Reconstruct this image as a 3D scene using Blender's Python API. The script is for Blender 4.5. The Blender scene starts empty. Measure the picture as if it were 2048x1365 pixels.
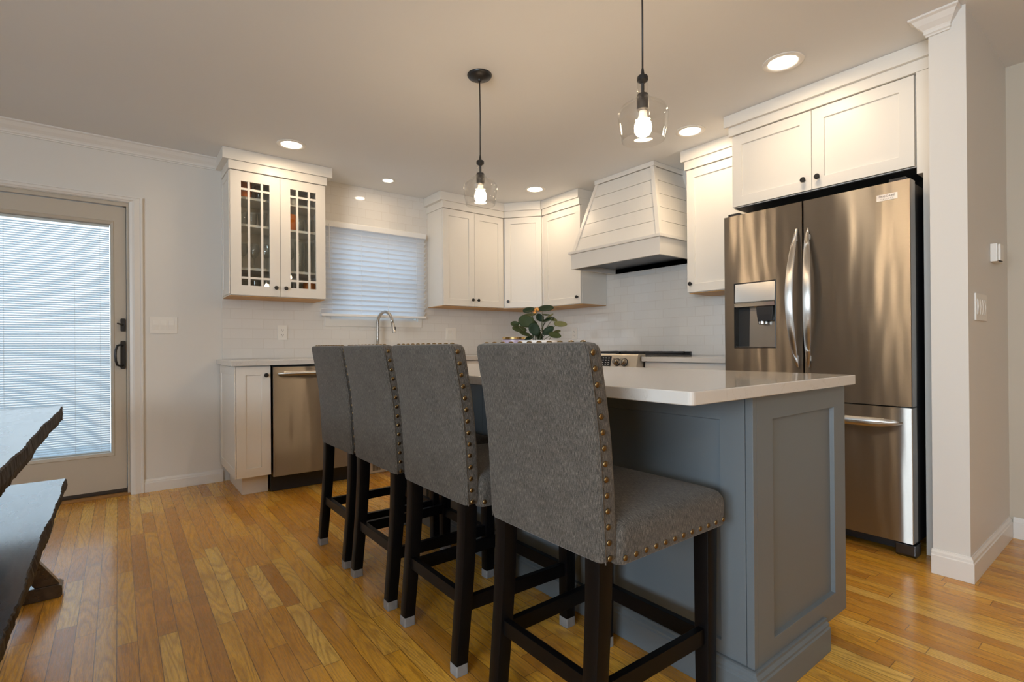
import bpy, bmesh, math, random
from mathutils import Vector, Matrix
SC = bpy.context.scene
COL = SC.collection
R = math.radians
random.seed(7)

# ------------------------------------------------------------------ camera
cd = bpy.data.cameras.new('camera'); cam = bpy.data.objects.new('camera', cd); COL.objects.link(cam)
cd.sensor_width = 36.0; cd.sensor_fit = 'HORIZONTAL'
cd.lens = 1022.28 / 2048 * 36.0
cd.shift_y = 8.32 / 2048
cd.clip_start = 0.02
yaw, pitch, roll = R(-37.605), R(0.126), R(-0.433)
fw = Vector((math.sin(-yaw) * math.cos(pitch), math.cos(yaw) * math.cos(pitch), math.sin(pitch)))
rt = Vector((math.cos(yaw), math.sin(yaw), 0)); up = rt.cross(fw)
r2 = rt * math.cos(roll) + up * math.sin(roll); u2 = -rt * math.sin(roll) + up * math.cos(roll)
mw = Matrix((r2, u2, -fw)).transposed().to_4x4(); mw.translation = (-3.6392, -4.3762, 0.9965)
cam.matrix_world = mw
SC.camera = cam

# ------------------------------------------------------------------ world, exposure
SC.view_settings.view_transform = 'Standard'; SC.view_settings.look = 'None'
SC.view_settings.gamma = 1.0; SC.view_settings.use_curve_mapping = False
SC.view_settings.exposure = 0.48
SC.cycles.use_denoising = True
SC.cycles.max_bounces = 10; SC.cycles.diffuse_bounces = 6; SC.cycles.glossy_bounces = 5
SC.cycles.transparent_max_bounces = 16; SC.cycles.sample_clamp_indirect = 6.0
SC.cycles.caustics_reflective = False; SC.cycles.caustics_refractive = False
WORLD_STRENGTH = 1.75
wd = bpy.data.worlds.new('daylight'); SC.world = wd; wd.use_nodes = True
wn, wl = wd.node_tree.nodes, wd.node_tree.links
bgn = wn['Background']
tc = wn.new('ShaderNodeTexCoord'); sep = wn.new('ShaderNodeSeparateXYZ'); wl.new(tc.outputs['Generated'], sep.inputs[0])
cr = wn.new('ShaderNodeValToRGB'); wl.new(sep.outputs[2], cr.inputs[0])
e = cr.color_ramp.elements
e[0].position = 0.0; e[0].color = (0.62, 0.66, 0.70, 1)
e[1].position = 0.5; e[1].color = (0.55, 0.78, 1.0, 1)
m = e.new(0.05); m.color = (0.80, 0.88, 0.95, 1)
wl.new(cr.outputs[0], bgn.inputs[0]); bgn.inputs[1].default_value = WORLD_STRENGTH

H = 2.41
DOWNLIGHT_W = 2.6
BULB_STRENGTH = 150.0
WARM = (1.0, 0.745, 0.48)
WINDOW_W = 190.0
DINING_FILL_W = 11.0

# daylight through the window of the dining side (left wall)
for y_, w_ in ((-5.2, 2.4),):
    ad = bpy.data.lights.new('window_daylight', 'AREA'); ad.shape = 'RECTANGLE'; ad.size = w_; ad.size_y = 1.3
    ad.energy = WINDOW_W; ad.color = (0.76, 0.88, 1.0)
    ao = bpy.data.objects.new('window_daylight', ad); COL.objects.link(ao); ao.location = (-7.0, y_, 1.45); ao.rotation_euler = (R(126), 0, R(-90))

# ------------------------------------------------------------------ node helpers
class NT:
    def __init__(s, name):
        s.m = bpy.data.materials.new(name); s.m.use_nodes = True
        s.t = s.m.node_tree; s.n = s.t.nodes; s.l = s.t.links
        s.b = s.n['Principled BSDF']; s.out = s.n['Material Output']
    def new(s, typ, **kw):
        n = s.n.new('ShaderNode' + typ)
        for k, v in kw.items(): setattr(n, k, v)
        return n
    def put(s, sock, v):
        if hasattr(v, 'is_output') or isinstance(v, bpy.types.NodeSocket): s.l.new(v, sock)
        else: sock.default_value = v
    def M(s, op, a, b=0.0, c=None):
        n = s.new('Math', operation=op); s.put(n.inputs[0], a); s.put(n.inputs[1], b)
        if c is not None: s.put(n.inputs[2], c)
        return n.outputs[0]
    def mix(s, f, a, b, blend='MIX'):
        n = s.new('Mix', data_type='RGBA', blend_type=blend)
        s.put(n.inputs[0], f); s.put(n.inputs[6], a); s.put(n.inputs[7], b)
        return n.outputs[2]
    def comb(s, x, y, z=0.0):
        n = s.new('CombineXYZ'); s.put(n.inputs[0], x); s.put(n.inputs[1], y); s.put(n.inputs[2], z); return n.outputs[0]
    def noise(s, vec, scale, detail=3.0, rough=0.5, dist=0.0):
        n = s.new('TexNoise'); s.put(n.inputs['Vector'], vec); s.put(n.inputs['Scale'], scale)
        s.put(n.inputs['Detail'], detail); s.put(n.inputs['Roughness'], rough); s.put(n.inputs['Distortion'], dist)
        return n.outputs[0]
    def ramp(s, f, stops):
        n = s.new('ValToRGB'); s.put(n.inputs[0], f); els = n.color_ramp.elements
        while len(els) < len(stops): els.new(0.5)
        for el, (p, c) in zip(els, stops): el.position = p; el.color = c if len(c) == 4 else (*c, 1)
        return n.outputs[0]
    def scl(s, vec, x, y, z):
        n = s.new('VectorMath', operation='MULTIPLY'); s.put(n.inputs[0], vec); s.put(n.inputs[1], (x, y, z)); return n.outputs[0]
    def uv(s): return s.new('UVMap').outputs[0]
    def obj(s): return s.new('TexCoord').outputs['Object']
    def bump(s, h, strength, dist=0.001, invert=False):
        n = s.new('Bump', invert=invert); s.put(n.inputs['Height'], h); n.inputs['Strength'].default_value = strength
        n.inputs['Distance'].default_value = dist; s.l.new(n.outputs[0], s.b.inputs['Normal'])
    def set(s, **kw):
        names = dict(color='Base Color', rough='Roughness', metal='Metallic', spec='Specular IOR Level', coat='Coat Weight',
                     coatr='Coat Roughness', emit='Emission Color', estr='Emission Strength', aniso='Anisotropic', arot='Anisotropic Rotation', sheen='Sheen Weight', tangent='Tangent')
        for k, v in kw.items():
            if isinstance(v, tuple) and len(v) == 3 and k in ('color', 'emit'): v = (*v, 1)
            s.put(s.b.inputs[names[k]], v)
        return s

MATS = {}
def plain(name, color, rough=0.5, metal=0.0, vary=0.04, scale=6.0, bump=0.0, **kw):
    n = NT(name); f = n.noise(n.obj(), scale, 3)
    c = n.mix(f, tuple(x * (1 - vary) for x in color) + (1,), tuple(min(1, x * (1 + vary)) for x in color) + (1,))
    n.set(color=c, rough=rough, metal=metal, **kw)
    if bump: n.bump(n.noise(n.obj(), 300, 2), bump, 0.0006)
    MATS[name] = n.m; return n.m

plain('wall_paint', (0.70, 0.685, 0.655), 0.55, vary=0.02, scale=1.5, bump=0.15)
plain('ceiling_paint', (0.735, 0.75, 0.765), 0.75, vary=0.02, scale=1.2)
plain('hall_tan', (0.54, 0.48, 0.39), 0.55, vary=0.02)  # even tan, warmer and darker than wall_paint
plain('dining_wall_dark', (0.30, 0.25, 0.19), 0.6, vary=0.02)  # for the unseen front wall, darkened so less light bounces back
plain('trim_paint', (0.74, 0.725, 0.70), 0.35, vary=0.01)
plain('cabinet_paint', (0.745, 0.72, 0.675), 0.38, vary=0.01)
plain('door_paint', (0.50, 0.455, 0.385), 0.4, vary=0.02)
plain('island_paint', (0.138, 0.160, 0.176), 0.42, vary=0.02)
plain('black_metal', (0.012, 0.012, 0.013), 0.38, vary=0.1)
plain('black_plastic', (0.018, 0.018, 0.02), 0.45, vary=0.1)
plain('leg_wood', (0.0032, 0.0030, 0.0034), 0.38, vary=0.2, scale=20, spec=0.16)
plain('foot_sock', (0.24, 0.24, 0.245), 0.55, vary=0.25, scale=40)
plain('brass_nail', (0.20, 0.135, 0.062), 0.36, 1.0, vary=0.1)
plain('chrome', (0.72, 0.72, 0.72), 0.12, 1.0, vary=0.01)
plain('nickel', (0.55, 0.54, 0.52), 0.25, 1.0, vary=0.02)
plain('white_plastic', (0.78, 0.76, 0.72), 0.35, vary=0.01)
plain('blind_white', (0.82, 0.83, 0.84), 0.45, vary=0.01)
plain('pine_edge', (0.55, 0.30, 0.10), 0.5, vary=0.2, scale=12)
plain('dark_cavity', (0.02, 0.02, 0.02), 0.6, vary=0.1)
plain('hood_steel', (0.10, 0.10, 0.105), 0.35, 1.0, vary=0.05)
plain('range_steel', (0.62, 0.56, 0.47), 0.32, 0.9, vary=0.03)
plain('knob_steel', (0.33, 0.31, 0.28), 0.25, 1.0)
plain('display_glass', (0.012, 0.014, 0.02), 0.1, vary=0.05)
plain('icon_print', (0.35, 0.37, 0.4), 0.5, vary=0.02)
plain('leaf_dark', (0.010, 0.024, 0.009), 0.6, spec=0.25, vary=0.35, scale=25)
plain('leaf_mid', (0.030, 0.044, 0.012), 0.6, spec=0.25, vary=0.35, scale=25)
plain('leaf_pale', (0.11, 0.115, 0.045), 0.6, spec=0.25, vary=0.2, scale=25)
plain('stem_green', (0.05, 0.06, 0.025), 0.5)
plain('flower_orange', (0.75, 0.33, 0.07), 0.6, vary=0.3, scale=40)
plain('white_ceramic', (0.80, 0.79, 0.78), 0.2, vary=0.01)
plain('lilac_ceramic', (0.42, 0.34, 0.44), 0.3, vary=0.03)
plain('gold_metal', (0.75, 0.52, 0.22), 0.22, 1.0)
plain('amber_glass', (0.60, 0.16, 0.025), 0.15, vary=0.1)
plain('soil', (0.03, 0.022, 0.016), 0.9, vary=0.4, scale=60)
plain('cabinet_inside', (0.72, 0.68, 0.60), 0.5, vary=0.02)
plain('heater_metal', (0.66, 0.62, 0.5), 0.4, vary=0.02)
plain('badge_silver', (0.75, 0.75, 0.76), 0.3, 0.6)
plain('badge_ink', (0.06, 0.06, 0.07), 0.5)
plain('threshold_oak', (0.33, 0.17, 0.055), 0.35, vary=0.2, scale=15)
plain('dark_exterior', (0.045, 0.055, 0.07), 0.8, vary=0.2)
plain('deck_boards', (0.5, 0.5, 0.5), 0.8, vary=0.1)

def glass(name, tint=(1, 1, 1), rough=0.02, fac_lo=0.04, edge=0.75):
    n = NT(name); n.n.remove(n.b)
    tr = n.new('BsdfTransparent'); tr.inputs[0].default_value = (*tint, 1)
    gl = n.new('BsdfGlossy'); gl.inputs['Roughness'].default_value = rough
    lw = n.new('LayerWeight'); lw.inputs[0].default_value = 0.35
    f = n.M('ADD', n.M('MULTIPLY', n.M('POWER', lw.outputs['Facing'], 3.0), edge), fac_lo)
    mx = n.new('MixShader'); n.l.new(f, mx.inputs[0]); n.l.new(tr.outputs[0], mx.inputs[1]); n.l.new(gl.outputs[0], mx.inputs[2])
    n.l.new(mx.outputs[0], n.out.inputs[0]); MATS[name] = n.m
glass('clear_glass', (0.985, 0.985, 0.98), 0.03, 0.03, 0.65)
glass('crystal', (0.93, 0.94, 0.93), 0.02, 0.10, 0.9)
glass('pane_glass', (0.93, 0.95, 0.95), 0.01, 0.05, 0.5)
glass('smoke_glass', (0.86, 0.86, 0.84), 0.02, 0.06, 0.8)

def emitter(name, color, strength):
    n = NT(name); n.set(color=(0.9, 0.9, 0.9), emit=color, estr=strength); MATS[name] = n.m
emitter('bulb_glow', (1.0, 0.72, 0.44), BULB_STRENGTH)
emitter('bulb_base', (1.0, 0.62, 0.30), 0.5)
emitter('lens_glow', (1.0, 0.86, 0.66), 14.0)

def blind_mat(name, col, tl, rough=0.5):
    n = NT(name); n.set(color=col, rough=rough)
    t = n.new('BsdfTranslucent'); t.inputs[0].default_value = (*tl, 1)
    mx = n.new('MixShader'); mx.inputs[0].default_value = 0.62
    n.l.new(n.b.outputs[0], mx.inputs[1]); n.l.new(t.outputs[0], mx.inputs[2]); n.l.new(mx.outputs[0], n.out.inputs[0]); MATS[name] = n.m
blind_mat('door_blind_slat', (0.80, 0.84, 0.88), (0.88, 0.93, 0.97))
blind_mat('window_blind_slat', (0.86, 0.87, 0.89), (0.94, 0.96, 0.99))

def tile_mat():
    n = NT('subway_tile'); b = n.new('TexBrick'); n.put(b.inputs['Vector'], n.uv())
    b.inputs['Scale'].default_value = 1.0; b.inputs['Brick Width'].default_value = 0.152; b.inputs['Row Height'].default_value = 0.0765
    b.inputs['Mortar Size'].default_value = 0.0016; b.inputs['Mortar Smooth'].default_value = 0.2; b.inputs['Bias'].default_value = 0
    b.offset = 0.5
    b.inputs['Color1'].default_value = (0.73, 0.715, 0.69, 1); b.inputs['Color2'].default_value = (0.70, 0.685, 0.66, 1)
    b.inputs['Mortar'].default_value = (0.60, 0.57, 0.53, 1)
    n.set(color=b.outputs[0], rough=n.M('ADD', n.M('MULTIPLY', b.outputs['Fac'], 0.5), 0.09), coat=0.3, coatr=0.03)
    wob = n.noise(n.uv(), 9, 2)
    n.bump(n.M('ADD', n.M('MULTIPLY', b.outputs['Fac'], -1.0), n.M('MULTIPLY', wob, 0.5)), 0.35, 0.0015)
    MATS['subway_tile'] = n.m
tile_mat()

def floor_mat():
    n = NT('oak_planks'); g = n.new('NewGeometry'); s3 = n.new('SeparateXYZ'); n.l.new(g.outputs['Position'], s3.inputs[0])
    x, y = s3.outputs[0], s3.outputs[1]
    W = 0.057
    rx = n.M('DIVIDE', x, W); row = n.M('FLOOR', rx); fx = n.M('FRACT', rx)
    w1 = n.new('TexWhiteNoise', noise_dimensions='1D'); n.put(w1.inputs['W'], row); r1 = w1.outputs['Value']
    w2 = n.new('TexWhiteNoise', noise_dimensions='1D'); n.put(w2.inputs['W'], n.M('ADD', row, 0.37)); rr = w2.outputs['Value']
    L = n.M('ADD', n.M('MULTIPLY', rr, 0.5), 0.4)
    yy = n.M('DIVIDE', n.M('ADD', y, n.M('MULTIPLY', r1, 7.0)), L); idy = n.M('FLOOR', yy); fy = n.M('FRACT', yy)
    wid = n.new('TexWhiteNoise', noise_dimensions='2D'); n.put(wid.inputs['Vector'], n.comb(row, idy)); pid = wid.outputs['Value']
    tone = n.ramp(pid, [(0.0, (0.53, 0.225, 0.020)), (0.2, (0.68, 0.310, 0.026)), (0.55, (0.78, 0.385, 0.036)), (0.85, (0.83, 0.45, 0.055)), (1.0, (0.93, 0.60, 0.135))])
    gx = n.comb(n.M('ADD', n.M('MULTIPLY', x, 14.0), n.M('MULTIPLY', pid, 31.0)), n.M('ADD', n.M('MULTIPLY', y, 0.9), n.M('MULTIPLY', pid, 57.0)), 0.0)
    broad = n.noise(gx, 1.3, 3, 0.55, 1.2)
    nz = n.noise(n.comb(n.M('ADD', n.M('MULTIPLY', x, 12.0), n.M('MULTIPLY', pid, 41.0)), n.M('ADD', n.M('MULTIPLY', y, 1.15), n.M('MULTIPLY', pid, 23.0)), pid), 1.0, 1.0, 0.4, 0.25)
    rg_ = n.M('ADD', n.M('MULTIPLY', n.M('SINE', n.M('MULTIPLY', nz, 105.0)), 0.5), 0.5)
    rings_f = n.M('POWER', rg_, 2.2)
    fine = n.noise(n.comb(n.M('MULTIPLY', x, 420.0), n.M('MULTIPLY', y, 14.0), pid), 1.0, 2, 0.6)
    c = n.mix(n.M('MULTIPLY', rings_f, 0.50), tone, (0.38, 0.165, 0.022, 1))
    c = n.mix(n.M('MULTIPLY', n.M('SUBTRACT', broad, 0.3), 0.55), c, (0.62, 0.36, 0.13, 1))
    c = n.mix(n.M('MULTIPLY', n.M('GREATER_THAN', fine, 0.56), 0.34), c, (0.17, 0.07, 0.02, 1))
    ex = n.M('MULTIPLY', n.M('MINIMUM', fx, n.M('SUBTRACT', 1.0, fx)), W)
    ey = n.M('MULTIPLY', n.M('MINIMUM', fy, n.M('SUBTRACT', 1.0, fy)), L)
    gap = n.M('LESS_THAN', n.M('MINIMUM', ex, ey), 0.0011)
    c = n.mix(n.M('MULTIPLY', gap, 0.75), c, (0.07, 0.028, 0.008, 1))
    n.set(color=c, rough=n.M('ADD', n.M('MULTIPLY', fine, 0.16), 0.20), spec=0.35, coat=0.25, coatr=0.12)
    n.bump(n.M('SUBTRACT', n.M('MULTIPLY', fine, 0.3), gap), 0.25, 0.001)
    MATS['oak_planks'] = n.m
floor_mat()

def fabric_mat():
    n = NT('tweed_fabric'); u = n.uv()
    a = n.noise(n.scl(u, 760, 70, 1), 1.0, 3, 0.75); b = n.noise(n.scl(u, 150, 900, 1), 1.0, 2, 0.7)
    cl = n.noise(u, 14, 3, 0.6)
    t = n.M('ADD', n.M('MULTIPLY', a, 0.74), n.M('MULTIPLY', b, 0.26))
    t = n.M('ADD', t, n.M('MULTIPLY', n.M('SUBTRACT', cl, 0.5), 0.10))
    c = n.ramp(t, [(0.34, (0.018, 0.0168, 0.0155)), (0.50, (0.076, 0.069, 0.061)), (0.67, (0.215, 0.194, 0.166))])
    n.set(color=c, rough=0.95, spec=0.15, sheen=0.15); n.bump(t, 0.3, 0.0009); MATS['tweed_fabric'] = n.m
fabric_mat()

def steel_mat(name, col, wav=0.5, rot=0.0, rough=0.30):
    n = NT(name); o = n.obj(); u = n.uv()
    br = n.noise(n.scl(u, 6, 1400, 1), 1.0, 2, 0.6)
    tg = n.new('Tangent', direction_type='RADIAL', axis='Z')
    n.set(color=n.mix(br, tuple(x * .92 for x in col) + (1,), tuple(min(1, x * 1.06) for x in col) + (1,)), metal=1.0,
          rough=n.M('ADD', n.M('MULTIPLY', br, 0.08), rough), aniso=1.0, arot=rot, tangent=tg.outputs[0])
    wv = n.noise(n.scl(u, 5.5, 0.8, 1), 1.0, 2, 0.5)
    n.bump(wv, wav, 0.030); MATS[name] = n.m
steel_mat('stainless', (0.385, 0.360, 0.328), 0.34, 0.25, 0.30)
steel_mat('stainless_plain', (0.60, 0.58, 0.55), 0.05)

def quartz_mat():
    n = NT('quartz'); o = n.obj()
    v = n.noise(n.scl(o, 1, 1.6, 1), 3.0, 6, 0.65, 1.5); vein = n.M('LESS_THAN', n.M('ABSOLUTE', n.M('SUBTRACT', v, 0.5)), 0.006)
    sp = n.noise(o, 160, 2); c = n.mix(n.M('MULTIPLY', sp, 0.12), (0.62, 0.60, 0.57, 1), (0.50, 0.475, 0.44, 1))
    c = n.mix(n.M('MULTIPLY', vein, 0.22), c, (0.40, 0.36, 0.31, 1))
    n.set(color=c, rough=0.10, coat=0.2, coatr=0.04); MATS['quartz'] = n.m
quartz_mat()

def darkwood_mat():
    n = NT('dark_plank_wood'); o = n.obj()
    g = n.noise(n.scl(o, 26, 1.6, 26), 1.0, 4, 0.6, 0.6); k = n.noise(n.scl(o, 9, 3, 9), 1.0, 3, 0.6)
    c = n.ramp(g, [(0.3, (0.016, 0.011, 0.009)), (0.55, (0.048, 0.032, 0.023)), (0.75, (0.095, 0.066, 0.046))])
    cr_ = n.M('LESS_THAN', n.noise(n.scl(o, 16, 2.0, 16), 1.0, 5, 0.7, 1.0), 0.335)
    c = n.mix(n.M('MULTIPLY', cr_, 0.85), c, (0.004, 0.003, 0.003, 1))
    n.set(color=c, rough=n.M('ADD', n.M('MULTIPLY', k, 0.20), 0.17), coat=1.0, coatr=0.12)
    n.bump(n.M('SUBTRACT', g, cr_), 0.03, 0.0015); MATS['dark_plank_wood'] = n.m
darkwood_mat()
def edgewood_mat():
    n = NT('chopped_wood_edge'); o = n.obj()
    g = n.noise(n.scl(o, 40, 40, 7), 1.0, 4, 0.65, 0.8)
    c = n.ramp(g, [(0.34, (0.006, 0.0045, 0.004)), (0.54, (0.022, 0.016, 0.0125)), (0.72, (0.085, 0.070, 0.060))])
    n.set(color=c, rough=0.55, spec=0.3); n.bump(g, 0.8, 0.006); MATS['chopped_wood_edge'] = n.m
edgewood_mat()

# ------------------------------------------------------------------ mesh helpers
def finish(name, bm, mat, parent=None, bevel=0.0, smooth=False, loc=None, seg=2):
    """link bm as one mesh object; UVs in metres by box projection"""
    bmesh.ops.remove_doubles(bm, verts=bm.verts, dist=1e-6)
    bmesh.ops.recalc_face_normals(bm, faces=bm.faces)
    if bevel:
        ed = [e for e in bm.edges if len(e.link_faces) == 2 and e.calc_face_angle(0) > 0.6]
        bmesh.ops.bevel(bm, geom=ed, offset=bevel, segments=seg, affect='EDGES', clamp_overlap=True, profile=0.7)
    uvl = bm.loops.layers.uv.new('UVMap')
    for f in bm.faces:
        n = f.normal; ax = max(range(3), key=lambda i: abs(n[i]))
        i, j = ((1, 2), (0, 2), (0, 1))[ax]
        for lp in f.loops: lp[uvl].uv = (lp.vert.co[i], lp.vert.co[j])
    me = bpy.data.meshes.new(name); bm.to_mesh(me); bm.free()
    if isinstance(mat, (list, tuple)):
        for q in mat: me.materials.append(MATS[q])
    else: me.materials.append(MATS[mat])
    if smooth:
        for p in me.polygons: p.use_smooth = True
        if smooth != 'all':
            try: me.set_sharp_from_angle(angle=R(38))
            except Exception: pass
    o = bpy.data.objects.new(name, me); COL.objects.link(o)
    if parent is not None: o.parent = parent
    if loc is not None: o.location = loc
    return o
def B(): return bmesh.new()
def box(bm, x0, x1, y0, y1, z0, z1):
    vs = [bm.verts.new((x, y, z)) for z in (z0, z1) for x, y in ((x0, y0), (x1, y0), (x1, y1), (x0, y1))]
    for f in ((0, 3, 2, 1), (4, 5, 6, 7), (0, 1, 5, 4), (1, 2, 6, 5), (2, 3, 7, 6), (3, 0, 4, 7)): bm.faces.new([vs[i] for i in f])
    return bm
def bx(x0, x1, y0, y1, z0, z1): return box(B(), min(x0, x1), max(x0, x1), min(y0, y1), max(y0, y1), min(z0, z1), max(z0, z1))
def loft(bm, rings, cap=True, close=True):
    vr = [[bm.verts.new(p) for p in r] for r in rings]; n = len(vr[0])
    for a, b in zip(vr, vr[1:]):
        for i in range(n if close else n - 1):
            j = (i + 1) % n
            try: bm.faces.new((a[i], a[j], b[j], b[i]))
            except ValueError: pass
    if cap:
        for r in (vr[0], vr[-1]):
            try: bm.faces.new(r)
            except ValueError: pass
    return bm
def prism(bm, poly, axis, a, b):
    """poly: 2D points in the two other axes (order x,y,z without axis)"""
    def P(p, t):
        return {'x': (t, p[0], p[1]), 'y': (p[0], t, p[1]), 'z': (p[0], p[1], t)}[axis]
    return loft(bm, [[P(p, a) for p in poly], [P(p, b) for p in poly]])
def lathe(bm, prof, c=(0, 0, 0), seg=24, axis='z', cap=True):
    rings = []
    for r, h in prof:
        ring = []
        for i in range(seg):
            a = 2 * math.pi * i / seg; p, q = r * math.cos(a), r * math.sin(a)
            v = {'z': (p, q, h), 'y': (p, h, q), 'x': (h, p, q)}[axis]
            ring.append((v[0] + c[0], v[1] + c[1], v[2] + c[2]))
        rings.append(ring)
    return loft(bm, rings, cap)
def tube(bm, pts, r, seg=10, flat=1.0):
    pts = [Vector(p) for p in pts]; rings = []
    ref = None
    for i, p in enumerate(pts):
        t = (pts[min(i + 1, len(pts) - 1)] - pts[max(i - 1, 0)]).normalized()
        if ref is None: ref = t.orthogonal().normalized()
        ref = (ref - t * ref.dot(t)).normalized(); b = t.cross(ref)
        rr = r[i] if isinstance(r, (list, tuple)) else r
        rings.append([tuple(p + ref * (rr * math.cos(2 * math.pi * k / seg)) + b * (rr * flat * math.sin(2 * math.pi * k / seg))) for k in range(seg)])
    return loft(bm, rings)
def rrect(x0, x1, y0, y1, r, k=4):
    pts = []
    for cx, cy, a0 in ((x1 - r, y1 - r, 0), (x0 + r, y1 - r, 90), (x0 + r, y0 + r, 180), (x1 - r, y0 + r, 270)):
        for i in range(k + 1):
            a = R(a0 + 90 * i / k); pts.append((cx + r * math.cos(a), cy + r * math.sin(a)))
    return pts
def shaker(w, h, t=0.02, rail=0.057, rec=0.009, x0=0.0, z0=0.0, y0=0.0, rb=None, rt_=None):
    """one-piece shaker panel, front face at y=y0 looking to -Y"""
    bm = B(); rb = rail if rb is None else rb; rt_ = rail if rt_ is None else rt_
    def ring(xa, xb, za, zb, y): return [bm.verts.new(p) for p in ((xa, y, za), (xb, y, za), (xb, y, zb), (xa, y, zb))]
    x1, z1 = x0 + w, z0 + h
    a = ring(x0, x1, z0, z1, y0 + t); b = ring(x0, x1, z0, z1, y0)
    c = ring(x0 + rail, x1 - rail, z0 + rb, z1 - rt_, y0); d = ring(x0 + rail + .002, x1 - rail - .002, z0 + rb + .002, z1 - rt_ - .002, y0 + rec)
    for p, q in ((a, b), (b, c), (c, d)):
        for i in range(4): j = (i + 1) % 4; bm.faces.new((p[i], p[j], q[j], q[i]))
    bm.faces.new(d); bm.faces.new(a[::-1]); return bm
def thing(name, label, cat, loc=(0, 0, 0), rz=0.0, group=None):
    o = bpy.data.objects.new(name, None); COL.objects.link(o); o.empty_display_size = 0.05
    o.location = loc; o.rotation_euler = (0, 0, R(rz)); return tag(o, label, cat, group)
def tag(o, label, cat, group=None):
    o['label'] = label; o['category'] = cat
    if group: o['group'] = group
    return o
def struct(o): o['kind'] = 'structure'; return o
def copy_tree(o, parent=None):
    c = o.copy(); COL.objects.link(c)
    if parent is not None: c.parent = parent
    for ch in list(o.children): copy_tree(ch, c)
    return c

# ================================================================== SETTING
struct(finish('floor', bx(-6.9, 3.0, -7.4, 0.12, -0.05, 0.0), 'oak_planks'))
struct(finish('ceiling', bx(-6.9, 3.0, -7.4, 0.12, H, H + 0.05), 'ceiling_paint'))
# back wall with the door and window openings
DX0, DX1, DZ = -4.60, -3.578, 2.000          # door opening
WX0, WX1, WZ0, WZ1 = -2.22, -1.40, 1.235, 2.03
def wall_with_holes(name, axis, t0, t1, a0, a1, holes, mat='wall_paint'):
    """slab across axis (x for a wall facing Y), holes (a0,a1,z0,z1) cut out of one connected mesh"""
    xs = sorted({a0, a1, *[h[0] for h in holes], *[h[1] for h in holes]}); zs = sorted({0.0, H, *[h[2] for h in holes], *[h[3] for h in holes]})
    bm = B(); vv = {}
    def V(a, t, z):
        k = (round(a, 5), round(t, 5), round(z, 5))
        if k not in vv: vv[k] = bm.verts.new((a, t, z) if axis == 'x' else (t, a, z))
        return vv[k]
    solid = {}
    for i in range(len(xs) - 1):
        for j in range(len(zs) - 1):
            cx, cz = (xs[i] + xs[i + 1]) / 2, (zs[j] + zs[j + 1]) / 2
            solid[i, j] = not any(h[0] < cx < h[1] and h[2] < cz < h[3] for h in holes)
    for (i, j), s in solid.items():
        if not s: continue
        A, Bx, Z, Z2 = xs[i], xs[i + 1], zs[j], zs[j + 1]
        bm.faces.new((V(A, t0, Z), V(Bx, t0, Z), V(Bx, t0, Z2), V(A, t0, Z2)))
        bm.faces.new((V(A, t1, Z), V(Bx, t1, Z), V(Bx, t1, Z2), V(A, t1, Z2)))
        for di, dj, q in ((-1, 0, ((A, Z), (A, Z2))), (1, 0, ((Bx, Z), (Bx, Z2))), (0, -1, ((A, Z), (Bx, Z))), (0, 1, ((A, Z2), (Bx, Z2)))):
            if not solid.get((i + di, j + dj), False):
                (p0, z0_), (p1, z1_) = q
                bm.faces.new((V(p0, t0, z0_), V(p1, t0, z1_), V(p1, t1, z1_), V(p0, t1, z0_)))
    return struct(finish(name, bm, mat))
wall_with_holes('wall_back', 'x', 0.0, 0.12, -6.9, 0.12, [(DX0, DX1, 0.0, DZ), (WX0, WX1, WZ0, WZ1)])
struct(finish('wall_right', bx(0.0, 0.12, -3.727, 0.0, 0, H), 'wall_paint'))
STX, STY0, STY1 = -0.8365, -3.727, -3.851
struct(finish('wall_stub', bx(STX, 0.12, STY1, STY0, 0, H), 'wall_paint'))
struct(finish('wall_hall', bx(-0.02, 0.10, -7.4, STY1, 0, H), 'hall_tan'))
wall_with_holes('wall_left', 'y', -6.9, -6.78, -7.4, 0.0, [(-6.4, -3.95, 0.75, 2.1)])
struct(finish('wall_front', bx(-6.9, 0.1, -7.4, -7.28, 0, H), 'dining_wall_dark'))
# windows of the dining side (daylight from the left): real openings glazed
for i, (a, b) in enumerate(((-6.4, -3.95),)):
    fr = B()
    for (c0, c1, z0, z1) in ((a, b, 0.75, 0.81), (a, b, 2.04, 2.1), (a, a + .06, .81, 2.04), (b - .06, b, .81, 2.04), ((a + b) / 2 - .03, (a + b) / 2 + .03, .81, 2.04)):
        box(fr, -6.86, -6.81, c0, c1, z0, z1)
    w = struct(finish('window_%d' % (i + 2), fr, 'trim_paint'))
    g = finish('pane', bx(-6.84, -6.836, a + .06, b - .06, .81, 2.04), 'pane_glass', w)
# tile
def tiled(name, bm): return struct(finish(name, bm, 'subway_tile'))
bs = B()
for (x0, x1, z0, z1) in ((-3.021, WX0, 0.9145, H - .0005), (WX0, WX1, 0.9145, WZ0), (WX0, WX1, WZ1, H - .0005), (WX1, -0.0085, 0.9145, H - .0005)):
    box(bs, x0, x1, -0.0085, -0.0005, z0, z1)
tiled('trim_1', bs)
tiled('trim_2', bx(-0.0085, -0.0005, -2.72, -0.0095, 0.9145, H - .0005))
# crown moulding on the back wall, left of the glass cabinet
def crown_poly(s=1.0): return [(0, 0), (-.062 * s, 0), (-.062 * s, -.008), (-.050 * s, -.014), (-.036 * s, -.034), (-.018 * s, -.052), (-.014 * s, -.060), (-.014 * s, -.070), (-.008 * s, -.074), (-.008 * s, -.081), (0, -.081)]
struct(finish('trim_3', prism(B(), [(y - .0005, H + z - .0005) for y, z in crown_poly()], 'x', -6.7, -3.055), 'trim_paint'))
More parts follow.
